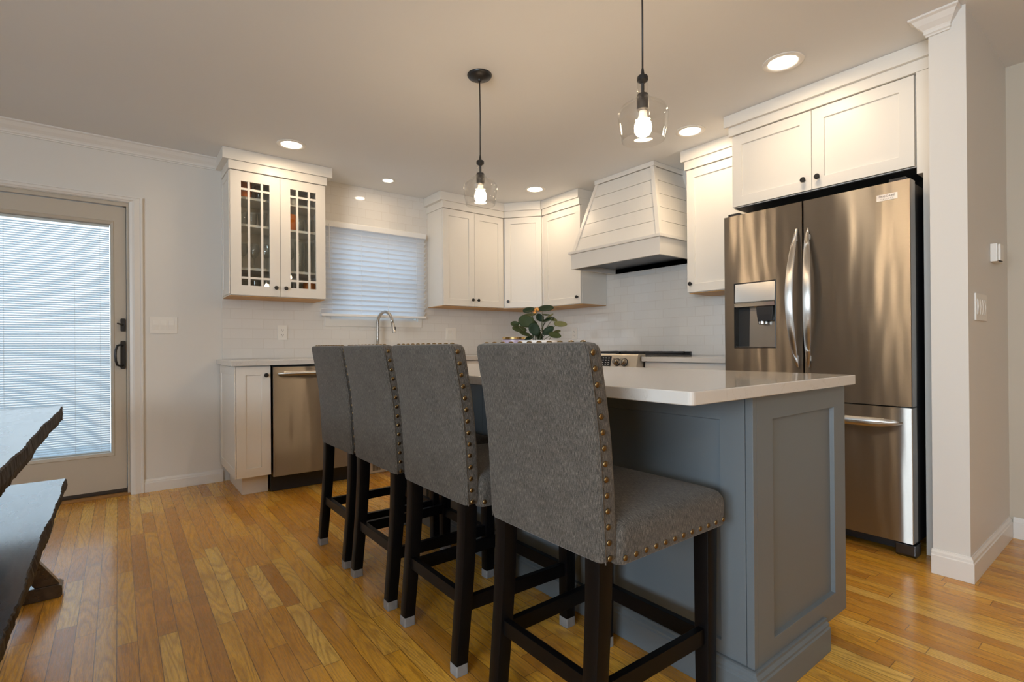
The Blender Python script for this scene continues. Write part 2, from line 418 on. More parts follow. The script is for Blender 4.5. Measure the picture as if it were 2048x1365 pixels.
# crown return on the end of the stub wall
bm = B(); cpl = crown_poly(.95)
loft(bm, [[(STX, STY0 - x, H + z - .0005) for x, z in cpl], [(STX + x - .0005, STY0 - x, H + z - .0005) for x, z in cpl], [(STX + x - .0005, -3.795 + .75 * x, H + z - .0005) for x, z in cpl], [(STX - .0004, -3.795 + .75 * x, H + z - .0005) for x, z in cpl]])
struct(finish('trim_4', bm, 'trim_paint'))
# baseboards
def bb_poly(h=.098): return [(0, 0), (-.014, 0), (-.014, h - .026), (-.011, h - .022), (-.010, h - .012), (-.005, h - .004), (-.004, h), (0, h)]
struct(finish('baseboard_back', prism(B(), [(y - .0005, z + .0005) for y, z in bb_poly(.088)], 'x', -3.5025, -3.02), 'trim_paint'))
bm = B()
pp = bb_poly(.105)
corner = [[(STX + d, STY0 + .004, z + .0005) for d, z in pp], [(STX + d, STY1 + d, z + .0005) for d, z in pp], [(-0.0345, STY1 + d, z + .0005) for d, z in pp]]
loft(bm, corner); struct(finish('baseboard_stub', bm, 'trim_paint'))
struct(finish('baseboard_hall', prism(B(), [(-.0205 + d, z + .0005) for d, z in pp], 'y', -7.27, STY1 - .0145), 'trim_paint'))

# ------------------------------------------------------------------ glazed patio door (setting)
casing = B()
cp = [(0, 0), (0, -.012), (.014, -.016), (.026, -.022), (.056, -.016), (.062, -.021), (.072, -.021), (.072, 0)]   # (outward, y)
loft(casing, [[(DX1 + .003 + a, y - .0005, 0.0005) for a, y in cp], [(DX1 + .003 + a, y - .0005, DZ + .003 + a * .52) for a, y in cp],
              [(DX0 - .003 - a, y - .0005, DZ + .003 + a * .52) for a, y in cp], [(DX0 - .003 - a, y - .0005, 0.0005) for a, y in cp]])
struct(finish('trim_5', casing, 'trim_paint'))
door = bpy.data.objects.new('door_1', None); COL.objects.link(door); struct(door); door.location = (DX1, 0, 0)
jm = B()
loft(jm, [[(-.0005, y, .001), (-.014, y, .001), (-.014, y, DZ - .026), (DX0 - DX1 + .014, y, DZ - .026), (DX0 - DX1 + .014, y, .001), (DX0 - DX1 + .0005, y, .001), (DX0 - DX1 + .0005, y, DZ - .0005), (-.0005, y, DZ - .0005)] for y in (.004, .115)])
box(jm, -.034, -.0145, .062, .080, .045, DZ - .027); box(jm, DX0 - DX1 + .0145, DX0 - DX1 + .034, .062, .080, .045, DZ - .027)
finish('jamb', jm, 'door_paint', door, bevel=.002)
# leaf: frame ring with stepped glazing bead
lx1, lx0, lz0, lz1 = -.018, DX0 - DX1 + .018, .045, 1.968
gx1, gx0, gz0, gz1 = -3.681 - DX1, -4.50 - DX1, .300, 1.842
lf = B()
def dring(x0, x1, z0, z1, y): return [(x0, y, z0), (x1, y, z0), (x1, y, z1), (x0, y, z1)]
loft(lf, [dring(gx0, gx1, gz0, gz1, .060), dring(lx0, lx1, lz0, lz1, .060), dring(lx0, lx1, lz0, lz1, .020), dring(gx0 - .022, gx1 + .022, gz0 - .026, gz1 + .026, .020), dring(gx0 - .018, gx1 + .018, gz0 - .022, gz1 + .022, .014), dring(gx0 - .004, gx1 + .004, gz0 - .004, gz1 + .004, .022), dring(gx0, gx1, gz0, gz1, .034), dring(gx0, gx1, gz0, gz1, .060)], cap=False)
leaf = finish('door_leaf', lf, 'door_paint', door)
for k, (xa, xb, za, zb) in enumerate(((gx1 + .026, gx1 + .0275, .05, 1.965), (lx0 + .02, gx1 + .026, gz0 - .030, gz0 - .0285))):
    pass
finish('pane', bx(gx0, gx1, .036, .039, gz0, gz1), 'pane_glass', leaf)
sl = B(); pitch_ = .0148; nsl = int((gz1 - gz0 - .03) / pitch_)
for i in range(nsl):
    z = gz0 + .012 + i * pitch_
    prism(sl, [(.0445, z - .0052), (.0535, z + .0054), (.0539, z + .0050), (.0449, z - .0056)], 'x', gx0 + .006, gx1 - .004)
finish('blind_slats', sl, 'door_blind_slat', leaf)
rl = box(B(), gx0 + .004, gx1 - .003, .042, .056, gz1 - .016, gz1 - .001); finish('blind_headrail', rl, 'blind_white', leaf)
finish('blind_bottom_rail', bx(gx0 + .004, gx1 - .003, .042, .056, gz0 + .0005, gz0 + .008), 'blind_white', leaf)
for xx in (-3.735, -3.865, -4.2): finish('blind_cord', bx(xx - DX1 - .0008, xx - DX1 + .0008, .0405, .0425, gz0 + .01, gz1 - .01), 'blind_white', leaf)
finish('bottom_seal', bx(lx0, -.0145, .030, .090, .018, .044), 'hood_steel', door, bevel=.002)
finish('threshold', prism(B(), [(-.012, .0008), (-.012, .008), (.01, .017), (.11, .017), (.11, .0008)], 'x', lx0 - .017, -.0005), 'threshold_oak', door)
lk = finish('deadbolt', prism(B(), rrect(-.028, .0, 1.118, 1.206, .008), 'y', .0005, .019), 'black_metal', leaf, loc=(lx1 - .003, 0, 0))
finish('thumb_turn', tube(B(), [(-.014, .004, 1.163), (-.022, -.014, 1.164), (-.046, -.020, 1.172)], [.006, .006, .0045], 8), 'black_metal', lk)
hd = finish('door_handle', prism(B(), rrect(-.029, .0, .862, 1.054, .010), 'y', .0005, .019), 'black_metal', leaf, loc=(lx1 - .003, 0, 0))
finish('grip', tube(B(), [(-.014, .008, 1.022), (-.030, -.022, 1.026), (-.046, -.036, 1.020), (-.054, -.040, .99), (-.056, -.041, .955), (-.054, -.040, .92), (-.046, -.036, .890), (-.030, -.022, .884), (-.014, .008, .888)], .0075, 10), 'black_metal', hd, smooth='all')
# deck outside the door
struct(finish('trim_7', bx(-3.1, 1.2, 2.6, 2.66, -.2, 2.35), 'dark_exterior'))  # dark exterior added outside so the gaps between slats look dark
struct(finish('trim_6', bx(-6.2, -2.6, .125, 3.2, -.16, -.10), 'deck_boards'))

# ------------------------------------------------------------------ kitchen window and its blind
w1 = bpy.data.objects.new('window_1', None); COL.objects.link(w1); struct(w1); w1.location = (0, 0, 0)
wf = B()
loft(wf, [dring(WX0 + .035, WX1 - .035, WZ0 + .035, WZ1 - .035, y) for y in (.095,)] + [dring(WX0 + .0005, WX1 - .0005, WZ0 + .0005, WZ1 - .0005, .095), dring(WX0 + .0005, WX1 - .0005, WZ0 + .0005, WZ1 - .0005, -.004), dring(WX0 + .012, WX1 - .012, WZ0 + .012, WZ1 - .012, -.004), dring(WX0 + .012, WX1 - .012, WZ0 + .012, WZ1 - .012, .05), dring(WX0 + .035, WX1 - .035, WZ0 + .035, WZ1 - .035, .055), dring(WX0 + .035, WX1 - .035, WZ0 + .035, WZ1 - .035, .095)], cap=False)
finish('window_frame', wf, 'trim_paint', w1)
finish('pane', bx(WX0 + .035, WX1 - .035, .07, .074, WZ0 + .035, WZ1 - .035), 'pane_glass', w1)
finish('meeting_rail', bx(WX0 + .0355, WX1 - .0355, .06, .0695, 1.60, 1.64), 'trim_paint', w1)
cw = B(); X0, X1, Z0, Z1 = WX0 - .045, WX1 + .045, 1.178, 2.075
loft(cw, [dring(X0, X1, Z0, Z1, -.0095), dring(X0, X1, Z0, Z1, -.0165), dring(X0 + .004, X1 - .004, Z0 + .004, Z1 - .004, -.0195), dring(WX0 - .0005, WX1 + .0005, WZ0 - .0005, WZ1 + .0005, -.0195), dring(WX0 - .0005, WX1 + .0005, WZ0 - .0005, WZ1 + .0005, -.0095), dring(X0, X1, Z0, Z1, -.0095)], cap=False)
finish('window_casing', cw, 'trim_paint', w1)
BLX0, BLX1 = -2.309, -1.338
blind = thing('window_blind', 'white slatted blind lowered over the window above the sink', 'blind', (0, -.024, 0))
finish('headrail', bx(BLX0, BLX1, -.052, -.002, 2.012, 2.056), 'blind_white', blind, bevel=.003)
nsl = 17; top, bot = 1.992, 1.303
for i in range(nsl):
    z = top + (bot - top) * i / (nsl - 1)
    q = [(-.048, z + .0185), (-.030, z + .0075), (-.006, z - .0195), (-.0040, z - .0180), (-.0285, z + .0100), (-.0465, z + .0208)]
    finish('slat', prism(B(), q, 'x', BLX0 + .004, BLX1 - .004), 'window_blind_slat', blind)
finish('bottom_rail', bx(BLX0 + .003, BLX1 - .003, -.050, -.004, 1.262, 1.282), 'blind_white', blind, bevel=.004)
for xx in (BLX0 + .09, -1.965, -1.72, BLX1 - .10): finish('cord', tube(B(), [(xx, -.0505, 2.01), (xx, -.0505, 1.283)], .0011, 6), 'blind_white', blind)
finish('tilt_wand', tube(B(), [(BLX0 + .065, -.058, 2.03), (BLX0 + .065, -.060, 1.66)], .0035, 8), 'blind_white', blind)

# ================================================================== CABINETS
def knob(parent, x, z, y=0.0):
    k = lathe(B(), [(.0065, y), (.0055, y - .012), (.0065, y - .016), (.0135, y - .019), (.0148, y - .0235), (.0125, y - .028), (.004, y - .029)], (x, 0, z), 20, 'y')
    return finish('knob', k, 'black_metal', parent, smooth=True)
def crown_band(parent, pts_f, pts_c, z0, z1, z2):
    """two flat bands around the cabinet top; pts: plan polylines (closed rings)"""
    finish('fascia', prism(B(), pts_f, 'z', z0, z1), 'cabinet_paint', parent, bevel=.0015)
    finish('crown', prism(B(), pts_c, 'z', z1 + .0003, z2), 'cabinet_paint', parent, bevel=.002)
UB, UT, FT, GAP = 1.376, 2.268, 2.330, .0015
def upper(label, loc, rz, w, d, doors, side_l=False, glazed=False, rail=.060, crown_l=0.0, crown_r=0.0, z0=UB, z1=UT, zf=FT, knob_side='in', group=None, name='wall_cabinet'):
    """local frame: x along the front, front plane of doors at y=0, wall towards +y; z absolute"""
    t = thing(name, label, 'cabinet', loc, rz, group)
    D0 = .021
    if not glazed:
        cb = bx(0, w, D0, d, z0, z1); finish('carcass', cb, 'cabinet_paint', t, bevel=.001)
    finish('bottom_edge', bx(.001, w - .001, D0 + .004, d - .001, z0 - .006, z0 - .0005), 'pine_edge', t)
    n = len(doors); x = 0
    for i, dw in enumerate(doors):
        if glazed: break
        dr = finish('door', shaker(dw - 2 * GAP, z1 - z0 - .006, .0195, rail, .009, x + GAP, z0 + .003), 'cabinet_paint', t, bevel=.0012)
        if n == 2: kx = x + dw - .032 if i == 0 else x + .032
        else: kx = x + .034 if knob_side == 'l' else x + dw - .034
        knob(dr, kx, z0 + .062)
        x += dw
    if n: pass
    crown_band(t, [(-.009 * bool(crown_l), -.013), (w + .009 * bool(crown_r), -.013), (w + .009 * bool(crown_r), d), (-.009 * bool(crown_l), d)],
               [(-crown_l, -.027), (w + crown_r, -.027), (w + crown_r, d), (-crown_l, d)], z1 + .0005, zf, H - .001)
    return t
# --- glazed cabinet, left of window
gw, gd = .666, .3085
gc = upper('white wall cabinet with two mullioned glass doors, left of the window', (-3.012, -.309, 0), 0, gw, gd, [], glazed=True, crown_l=.047, crown_r=.047, name='glazed_wall_cabinet')
cc = B(); th = .018
loft(cc, [[(0, .021, UB), (gw, .021, UB), (gw, .021, UT), (0, .021, UT)], [(0, gd, UB), (gw, gd, UB), (gw, gd, UT), (0, gd, UT)], ], cap=False)
bmx = B()
o4 = lambda x0, x1, z0, z1, y: [(x0, y, z0), (x1, y, z0), (x1, y, z1), (x0, y, z1)]
loft(bmx, [o4(th, gw - th, UB + th, UT - th, gd - .012), o4(th, gw - th, UB + th, UT - th, .0215), o4(0, gw, UB, UT, .0215), o4(0, gw, UB, UT, gd)])
cc.free(); finish('carcass', bmx, 'cabinet_paint', gc)
finish('back_panel', bx(th + .0005, gw - th - .0005, gd - .0135, gd - .0125, UB + th, UT - th), 'cabinet_inside', gc)
finish('centre_stile', bx(gw / 2 - .008, gw / 2 + .008, .0225, .05, UB + th, UT - th), 'cabinet_inside', gc)
SHZ = (1.585, 1.902, 2.100)
for z in SHZ: finish('shelf', bx(th + .001, gw - th - .001, .052, gd - .015, z - .018, z), 'cabinet_paint', gc)
sp = finish('side_panel', shaker(gd - .004, UT - UB - .02, .006, .045, .004), 'cabinet_paint', gc, loc=(-.0065, gd - .002, UB + .01)); sp.rotation_euler = (0, 0, R(-90))
def glazed_door(parent, x0, w):
    z0, h, t = UB + .003, UT - UB - .006, .0195; a, b_, rt2, rb2 = .071, .071, .069, .070
    f = B(); ix0, ix1, iz0, iz1 = x0 + a, x0 + w - b_, z0 + rb2, z0 + h - rt2
    xs = [ix0, ix0 + .27 * (ix1 - ix0), ix0 + .73 * (ix1 - ix0), ix1]; zs = [iz0, iz0 + .055, iz1 - .055, iz1]
    loft(f, [o4(ix0, ix1, iz0, iz1, t), o4(x0, x0 + w, z0, z0 + h, t), o4(x0, x0 + w, z0, z0 + h, 0), o4(ix0, ix1, iz0, iz1, 0), o4(ix0, ix1, iz0, iz1, t)], cap=False)
    d = finish('door', f, 'cabinet_paint', parent, bevel=.001)
    for xm in xs[1:3]: finish('mullion', bx(xm - .0075, xm + .0075, .002, .016, iz0 - .001, iz1 + .001), 'cabinet_paint', d)
    for zm in zs[1:3]: finish('mullion', bx(ix0 - .001, ix1 + .001, .003, .0155, zm - .0075, zm + .0075), 'cabinet_paint', d)
    finish('pane', bx(ix0, ix1, .0158, .0182, iz0, iz1), 'pane_glass', d)
    return d
d1 = glazed_door(gc, GAP, gw / 2 - 2 * GAP); knob(d1, gw / 2 - .033, UB + .066)
d2 = glazed_door(gc, gw / 2 + GAP, gw / 2 - 2 * GAP); knob(d2, gw / 2 + .035, UB + .066)
# --- right of the window
upper('white double-door wall cabinet, immediately right of the window', (-1.290, -.309, 0), 0, .683, .298, [.3415, .3415], crown_l=.040, crown_r=0)
# diagonal corner cabinet
A_, B_ = (-.6065, -.309), (-.350, -.6145)
dl = math.hypot(B_[0] - A_[0], B_[1] - A_[1]); ang = math.degrees(math.atan2(B_[1] - A_[1], B_[0] - A_[0]))
dg = thing('corner_cabinet', 'white diagonal corner wall cabinet with one door, behind the plant', 'cabinet', (A_[0], A_[1], 0), ang)
ca, sa = math.cos(R(-ang)), math.sin(R(-ang))
def to_loc(x, y): X, Y = x - A_[0], y - A_[1]; return (X * ca - Y * sa, X * sa + Y * ca)
pent = [to_loc(-.6065, -.288), to_loc(-.6065, -.0095), to_loc(-.0095, -.0095), to_loc(-.0095, -.6145), to_loc(-.33, -.6145)]
finish('carcass', prism(B(), [(p[0], max(p[1], .0215)) if i in (0, 4) else p for i, p in enumerate(pent)], 'z', UB, UT), 'cabinet_paint', dg)
pe = [(p[0] * .98 + .003, p[1] + .004) for p in pent]; finish('bottom_edge', prism(B(), pe, 'z', UB - .006, UB - .0005), 'pine_edge', dg)
ddr = finish('door', shaker(dl - .030, UT - UB - .006, .0195, .058, .009, .015, UB + .003), 'cabinet_paint', dg, bevel=.0012); knob(ddr, .050, UB + .062)
fz = [(.006, -.012), (dl - .006, -.012)] + [pent[4], pent[3], pent[2], pent[1], pent[0]]
fz = [(.0135, -.012), (dl - .0135, -.012), (dl - .001, .03), pent[3], pent[2], pent[1], (.001, .03)]
fzc = [(.020, -.028), (dl - .020, -.028), (dl - .001, .03), pent[3], pent[2], pent[1], (.001, .03)]
finish('fascia', prism(B(), fz, 'z', UT + .0005, FT), 'cabinet_paint', dg); finish('crown', prism(B(), fzc, 'z', FT + .0003, H - .001), 'cabinet_paint', dg)
# single door next to the hood, on the right wall
upper('white single-door wall cabinet between the corner cabinet and the left side of the hood', (-.350, -.6165, 0), -90, .505, .338, [.505], knob_side='r', crown_r=0)
# small cabinet between hood and fridge
upper('narrow white wall cabinet squeezed between the hood and the fridge', (-.350, -2.206, 0), -90, .460, .338, [.460], knob_side='l', crown_l=.030)
# --- over the fridge
FCZ0, FCZ1 = 1.842, 2.283
fc = thing('fridge_top_cabinet', 'white two-door cabinet directly above the stainless fridge', 'cabinet', (-.622, -2.706, 0), -90)
fwid = .916
finish('carcass', bx(0, fwid, .021, .61, FCZ0, FCZ1), 'cabinet_paint', fc, bevel=.001)
for i in range(2):
    dr = finish('door', shaker(fwid / 2 - 2 * GAP, FCZ1 - FCZ0 - .006, .0195, .060, .010, i * fwid / 2 + GAP, FCZ0 + .003), 'cabinet_paint', fc, bevel=.0012)
    knob(dr, fwid / 2 + (-.038 if i == 0 else .034), FCZ0 + .062)
finish('underside_shade', bx(.002, fwid - .002, .0215, .608, FCZ0 - .004, FCZ0 - .0003), 'dark_cavity', fc)  # black sheet paints the shade in the gap above the fridge
crown_band(fc, [(-.014, -.014), (fwid + .0995, -.014), (fwid + .0995, .61), (-.014, .61)], [(-.034, -.034), (fwid + .0995, -.034), (fwid + .0995, .61), (-.034, .61)], FCZ1 + .0005, 2.338, H - .001)
tp = finish('tall_filler_panel', prism(B(), [(-3.724, .0008), (-3.656, .0008), (-3.656, 1.80), (-3.632, 1.80), (-3.632, FCZ1 - .0005), (-3.724, FCZ1 - .0005)], 'x', -.635, -.012), 'cabinet_paint', None, bevel=.002)
tag(tp, 'tall white filler panel between the fridge and the end of the wall', 'panel')

# --- range hood
hood = thing('range_hood', 'white shiplap tapered range hood above the stove', 'range hood', (0, 0, 0))
hx, ha, hb = -.557, -1.214, -2.121
sk = B()
o4h = lambda x0, y0, y1, z: [(x0, y0, z), (x0, y1, z), (-.010, y1, z), (-.010, y0, z)]
loft(sk, [o4h(hx + .02, ha - .02, hb + .02, 1.700), o4h(hx + .02, ha - .02, hb + .02, 1.652), o4h(hx, ha, hb, 1.652), o4h(hx, ha, hb, 1.778)])
finish('skirt', sk, 'cabinet_paint', hood, bevel=.0015)
finish('filter_pan', bx(hx + .05, -.03, ha - .05, hb + .05, 1.688, 1.6983), 'hood_steel', hood, bevel=.004)
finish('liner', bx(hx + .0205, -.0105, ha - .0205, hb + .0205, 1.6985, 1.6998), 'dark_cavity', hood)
finish('ledge', bx(hx - .020, -.010, ha + .020, hb - .020, 1.7785, 1.801), 'cabinet_paint', hood, bevel=.003)
tz0, tz1, tx0, tx1 = 1.8015, 2.372, -.545, -.385
tya, tyb, tya1, tyb1 = -1.226, -2.112, -1.352, -1.944
def tap(z, ins=0.0):
    f = (z - tz0) / (tz1 - tz0); return [tx0 + (tx1 - tx0) * f + ins, tya + (tya1 - tya) * f - ins, tyb + (tyb1 - tyb) * f + ins]
rings = []; nb = 5; bh = (tz1 - tz0) / nb
for i in range(nb):
    za, zb = tz0 + i * bh, tz0 + (i + 1) * bh
    rings.append(o4h(*tap(za + .002), za + .0)); rings.append(o4h(*tap(zb - .004), zb - .004))
    if i < nb - 1: rings.append(o4h(*tap(zb - .004, .010), zb - .0039)); rings.append(o4h(*tap(zb, .010), zb - .0001))
finish('shiplap_body', loft(B(), rings), 'cabinet_paint', hood)
for (yi, sgn) in ((1, 1), (2, -1)):
    cb = B(); w = .026
    def cr_(z):
        x, a, b = tap(z); y = a if yi == 1 else b
        return [(x - .007, y + sgn * .007, z), (x - .007, y - sgn * w, z), (x + .0005, y - sgn * w, z), (x + .0005, y, z), (x + w, y, z), (x + w, y + sgn * .007, z)]
    loft(cb, [cr_(tz0 + .0005), cr_(tz1 - .0005)]); finish('corner_trim', cb, 'cabinet_paint', hood)
x, a, b = tap(tz1); finish('top_trim', bx(x - .010, -.010, a + .010, b - .010, tz1 + .0005, H - .001), 'cabinet_paint', hood, bevel=.002)

# ================================================================== BASE RUN
def base(label, loc, rz, w, d=.585, kick=True, doors=1, drawer=False, side=False, group=None, knobs='r', name='base_cabinet', ztop=.8795, zb=.134):
    t = thing(name, label, 'cabinet', loc, rz, group)
    finish('carcass', bx(0, w, .021, d, zb, ztop), 'cabinet_paint', t, bevel=.001)
    if kick: finish('toe_kick', bx(.0 if not side else .052, w, .105, d - .02, .001, zb - .0005), 'cabinet_paint', t)
    z1 = ztop - .006
    if drawer:
        dr = finish('drawer', shaker(w - .004, .145, .0195, .04, .008, .002, z1 - .145), 'cabinet_paint', t, bevel=.0012); knob(dr, w / 2, z1 - .0725); z1 -= .149
    for i in range(doors):
        dw = w / doors
        dr = finish('door', shaker(dw - .004, z1 - zb - .004, .0195, .057, .009, i * dw + .002, zb + .003), 'cabinet_paint', t, bevel=.0012)
        kx = i * dw + (dw - .032 if (doors == 2 and i == 0) or (doors == 1 and knobs == 'r') else .032)
        knob(dr, kx, z1 - .060)
    return t
c1 = base('narrow white base cabinet at the left end of the counter, beside the dishwasher', (-3.031, -.614, 0), 0, .214, d=.60, side=True)
sp = finish('side_panel', shaker(.598, .735, .006, .055, .004), 'cabinet_paint', c1, loc=(-.0065, .60, .137)); sp.rotation_euler = (0, 0, R(-90))
base('white double-door base cabinet under the sink, right of the dishwasher', (-2.196, -.614, 0), 0, .86, doors=2)
base('white base cabinet with a drawer, left of the corner below the double-door wall cabinet', (-1.334, -.614, 0), 0, .715, doors=1, drawer=True)
base('white base cabinet in the corner, left of the stove', (-.614, -.655, 0), -90, .590, doors=1, drawer=True)
base('white base cabinet with a drawer between the stove and the fridge', (-.614, -2.026, 0), -90, .670, doors=2, drawer=True)
vt = thing('toe_kick_heater', 'cream metal toe-kick heater grille low under the sink cabinet', 'heater', (-2.085, -.5145, 0))
hv = finish('grille_frame', bx(0, .34, 0, .004, .006, .112), 'heater_metal', vt, bevel=.001)
for i in range(9): finish('slot', bx(.028 + i * .0078, .032 + i * .0078, -.0012, -.0002, .022, .098), 'dark_cavity', vt)
finish('switch_knob', lathe(B(), [(.008, -.0002), (.007, -.010), (.003, -.011)], (.15, 0, .066), 14, 'y'), 'black_plastic', vt)
# counters
def slab(name, poly, z0, z1, label):
    o = finish(name, prism(B(), poly, 'z', z0, z1), 'quartz', None, bevel=.003); return tag(o, label, 'countertop')
CT0, CT1 = .8805, .914
slab('countertop', [(-3.062, -.649), (-.649, -.649), (-.649, -1.252), (-.010, -1.252), (-.010, -.010), (-3.062, -.010)], CT0, CT1, 'white L-shaped quartz countertop under the window and along the back wall')
slab('countertop', [(-.649, -2.022), (-.649, -2.712), (-.010, -2.712), (-.010, -2.022)], CT0, CT1, 'short white quartz countertop between the stove and the fridge')

# dishwasher
dw = thing('dishwasher', 'stainless dishwasher beside the narrow left base cabinet', 'dishwasher', (-2.809, -.633, 0))
dwd = B(); Wd = .606
rg = []
finish('door', prism(B(), [(0, .0), (.006, -.004), (Wd - .006, -.004), (Wd, 0), (Wd, .03), (0, .03)], 'z', .120, .866), 'stainless', dw, bevel=.002)
finish('tub', bx(.003, Wd - .003, .031, .60, .118, .876), 'black_plastic', dw)
finish('toe_panel', bx(.003, Wd - .003, .085, .11, .002, .117), 'black_plastic', dw)
finish('handle', loft(B(), [[(x, -.004 - dep + .014 * math.cos(a) * s, .822 + .015 * math.sin(a) * s) for a in [2 * math.pi * k / 12 for k in range(12)]]
    for x, dep, s in ((.03, .016, .25), (.045, .022, .7), (.08, .028, 1), (Wd / 2, .034, 1), (Wd - .08, .028, 1), (Wd - .045, .022, .7), (Wd - .03, .016, .25))]), 'stainless_plain', dw, smooth='all')

# range
rg = thing('range', 'stainless slide-in stove with black grates under the hood', 'stove', (-.655, -1.257, 0), -90)
RW = .761
finish('body', bx(.001, RW - .001, .045, .64, .10, .905), 'black_plastic', rg)
finish('oven_door', bx(.004, RW - .004, .0, .044, .26, .795), 'stainless', rg, bevel=.004)
finish('storage_drawer', bx(.004, RW - .004, .0, .044, .10, .252), 'stainless', rg, bevel=.004)
finish('oven_handle', tube(B(), [(.06, -.001, .765), (.06, -.045, .765), (RW - .06, -.045, .765), (RW - .06, -.001, .765)], .011, 10), 'stainless_plain', rg, smooth=True)
pn = finish('control_panel', prism(B(), [(-.048, .800), (-.050, .812), (-.022, .925), (-.012, .932), (.06, .932), (.06, .906), (.0445, .800)], 'x', .002, RW - .002), 'range_steel', rg, bevel=.002)
sl_ = math.atan2(.028, .113)
def panel_pt(z): return -.050 + .028 * (z - .812) / .113
dispp = finish('display', prism(B(), [(panel_pt(.838) - .0015, .838), (panel_pt(.915) - .0015, .915), (panel_pt(.915) + .002, .915), (panel_pt(.838) + .002, .838)], 'x', .25, .515), 'display_glass', rg)
for i in range(4):
    for j in range(4):
        z = .848 + j * .017; finish('key_icon', prism(B(), [(panel_pt(z) - .0024, z), (panel_pt(z + .007) - .0024, z + .007), (panel_pt(z + .007) - .0016, z + .007), (panel_pt(z) - .0016, z)], 'x', .40 + i * .028, .413 + i * .028), 'icon_print', dispp)
for kx in (.085, .165, .575, .645):
    zc = .872; yb = panel_pt(zc)
    k = finish('knob', lathe(B(), [(.027, 0), (.027, -.006), (.022, -.008), (.0205, -.034), (.018, -.037), (.006, -.037)], (0, 0, 0), 24, 'y'), 'knob_steel', rg, smooth=True, loc=(kx, yb - .0005, zc)); k.rotation_euler = (-sl_, 0, 0)
    finish('knob_ring', lathe(B(), [(.031, 0), (.031, -.004), (.0275, -.0045)], (0, 0, 0), 24, 'y'), 'black_plastic', k, smooth=True)
    g_ = finish('grip', bx(-.005, .005, -.046, -.0373, -.019, .019), 'knob_steel', k, bevel=.002)
finish('cooktop', bx(.002, RW - .002, .062, .62, .906, .920), 'black_plastic', rg, bevel=.004)
for gx in (.03, .27, .51):
    g = B(); w_ = .222
    for yy in (.09, .335, .585): box(g, gx, gx + w_, yy - .006, yy + .006, .934, .946)
    for xx in (gx + .006, gx + w_ / 2, gx + w_ - .006): box(g, xx - .006, xx + .006, .085, .591, .933, .947)
    for xx in (gx + .006, gx + w_ - .006):
        for yy in (.09, .585): box(g, xx - .005, xx + .005, yy - .005, yy + .005, .9203, .934)
    finish('grate', g, 'black_metal', rg)
finish('rear_trim', bx(.002, RW - .002, .6205, .645, .9055, .945), 'black_plastic', rg, bevel=.003)

# ================================================================== FRIDGE
fr = thing('refrigerator', 'stainless french-door fridge with water dispenser, under the two-door cabinet', 'refrigerator', (-.774, -2.7367, 0), -90)
FW = .905; FS = .441
finish('case', bx(.006, FW - .006, .078, .745, .062, 1.745), 'black_plastic', fr, bevel=.003)
def fdoor(name, x0, x1, z0, z1, hole=None):
    n = 10; bow = .010
    xs = sorted([x0 + (x1 - x0) * i / n for i in range(n + 1)] + [x0 + (x1 - x0) * f for f in (.004, .996)])
    if hole: xs = sorted(set(xs) | {hole[0], hole[1]}); xs = [x for x in xs if not (hole[0] < x < hole[1])] 
    zs = [z0, z1] if not hole else [z0, hole[2], hole[3], z1]
    def yf(x):
        f = (x - x0) / (x1 - x0); e_ = min(f, 1 - f); return .0022 if e_ < .002 else 0.0
    bm = B(); V = {}
    def v(i, j, k):
        if (i, j, k) not in V: V[i, j, k] = bm.verts.new((xs[i], (yf(xs[i]), .070)[k], zs[j]))
        return V[i, j, k]
    N, Mz = len(xs), len(zs)
    ih = xs.index(hole[0]) if hole else None
    for i in range(N - 1):
        for j in range(Mz - 1):
            if hole and i == ih and j == 1:
                # open dispenser well
                dpt = .062
                fr_ = [v(i, j, 0), v(i + 1, j, 0), v(i + 1, j + 1, 0), v(i, j + 1, 0)]
                bk = [bm.verts.new((xs[a] , dpt, zs[b])) for a, b in ((i, j), (i + 1, j), (i + 1, j + 1), (i, j + 1))]
                for q in range(4): w = (q + 1) % 4; bm.faces.new((fr_[q], fr_[w], bk[w], bk[q]))
                bm.faces.new(bk)
            else: bm.faces.new((v(i, j, 0), v(i + 1, j, 0), v(i + 1, j + 1, 0), v(i, j + 1, 0)))
            bm.faces.new((v(i, j, 1), v(i, j + 1, 1), v(i + 1, j + 1, 1), v(i + 1, j, 1)))
    for j in range(Mz - 1):
        bm.faces.new((v(0, j, 0), v(0, j + 1, 0), v(0, j + 1, 1), v(0, j, 1))); bm.faces.new((v(N - 1, j, 0), v(N - 1, j, 1), v(N - 1, j + 1, 1), v(N - 1, j + 1, 0)))
    for i in range(N - 1):
        bm.faces.new((v(i, 0, 0), v(i, 0, 1), v(i + 1, 0, 1), v(i + 1, 0, 0))); bm.faces.new((v(i, Mz - 1, 0), v(i + 1, Mz - 1, 0), v(i + 1, Mz - 1, 1), v(i, Mz - 1, 1)))
    return finish(name, bm, 'stainless', fr, smooth=True)
HX0, HX1, HZ0, HZ1 = .0615, .298, .978, 1.351
ld = fdoor('left_door', 0, FS - .003, .7044, 1.751, (HX0, HX1, HZ0, HZ1))
rd = fdoor('right_door', FS + .004, FW, .7044, 1.751)
fz_ = fdoor('freezer_drawer', 0, FW, .0765, .6985)
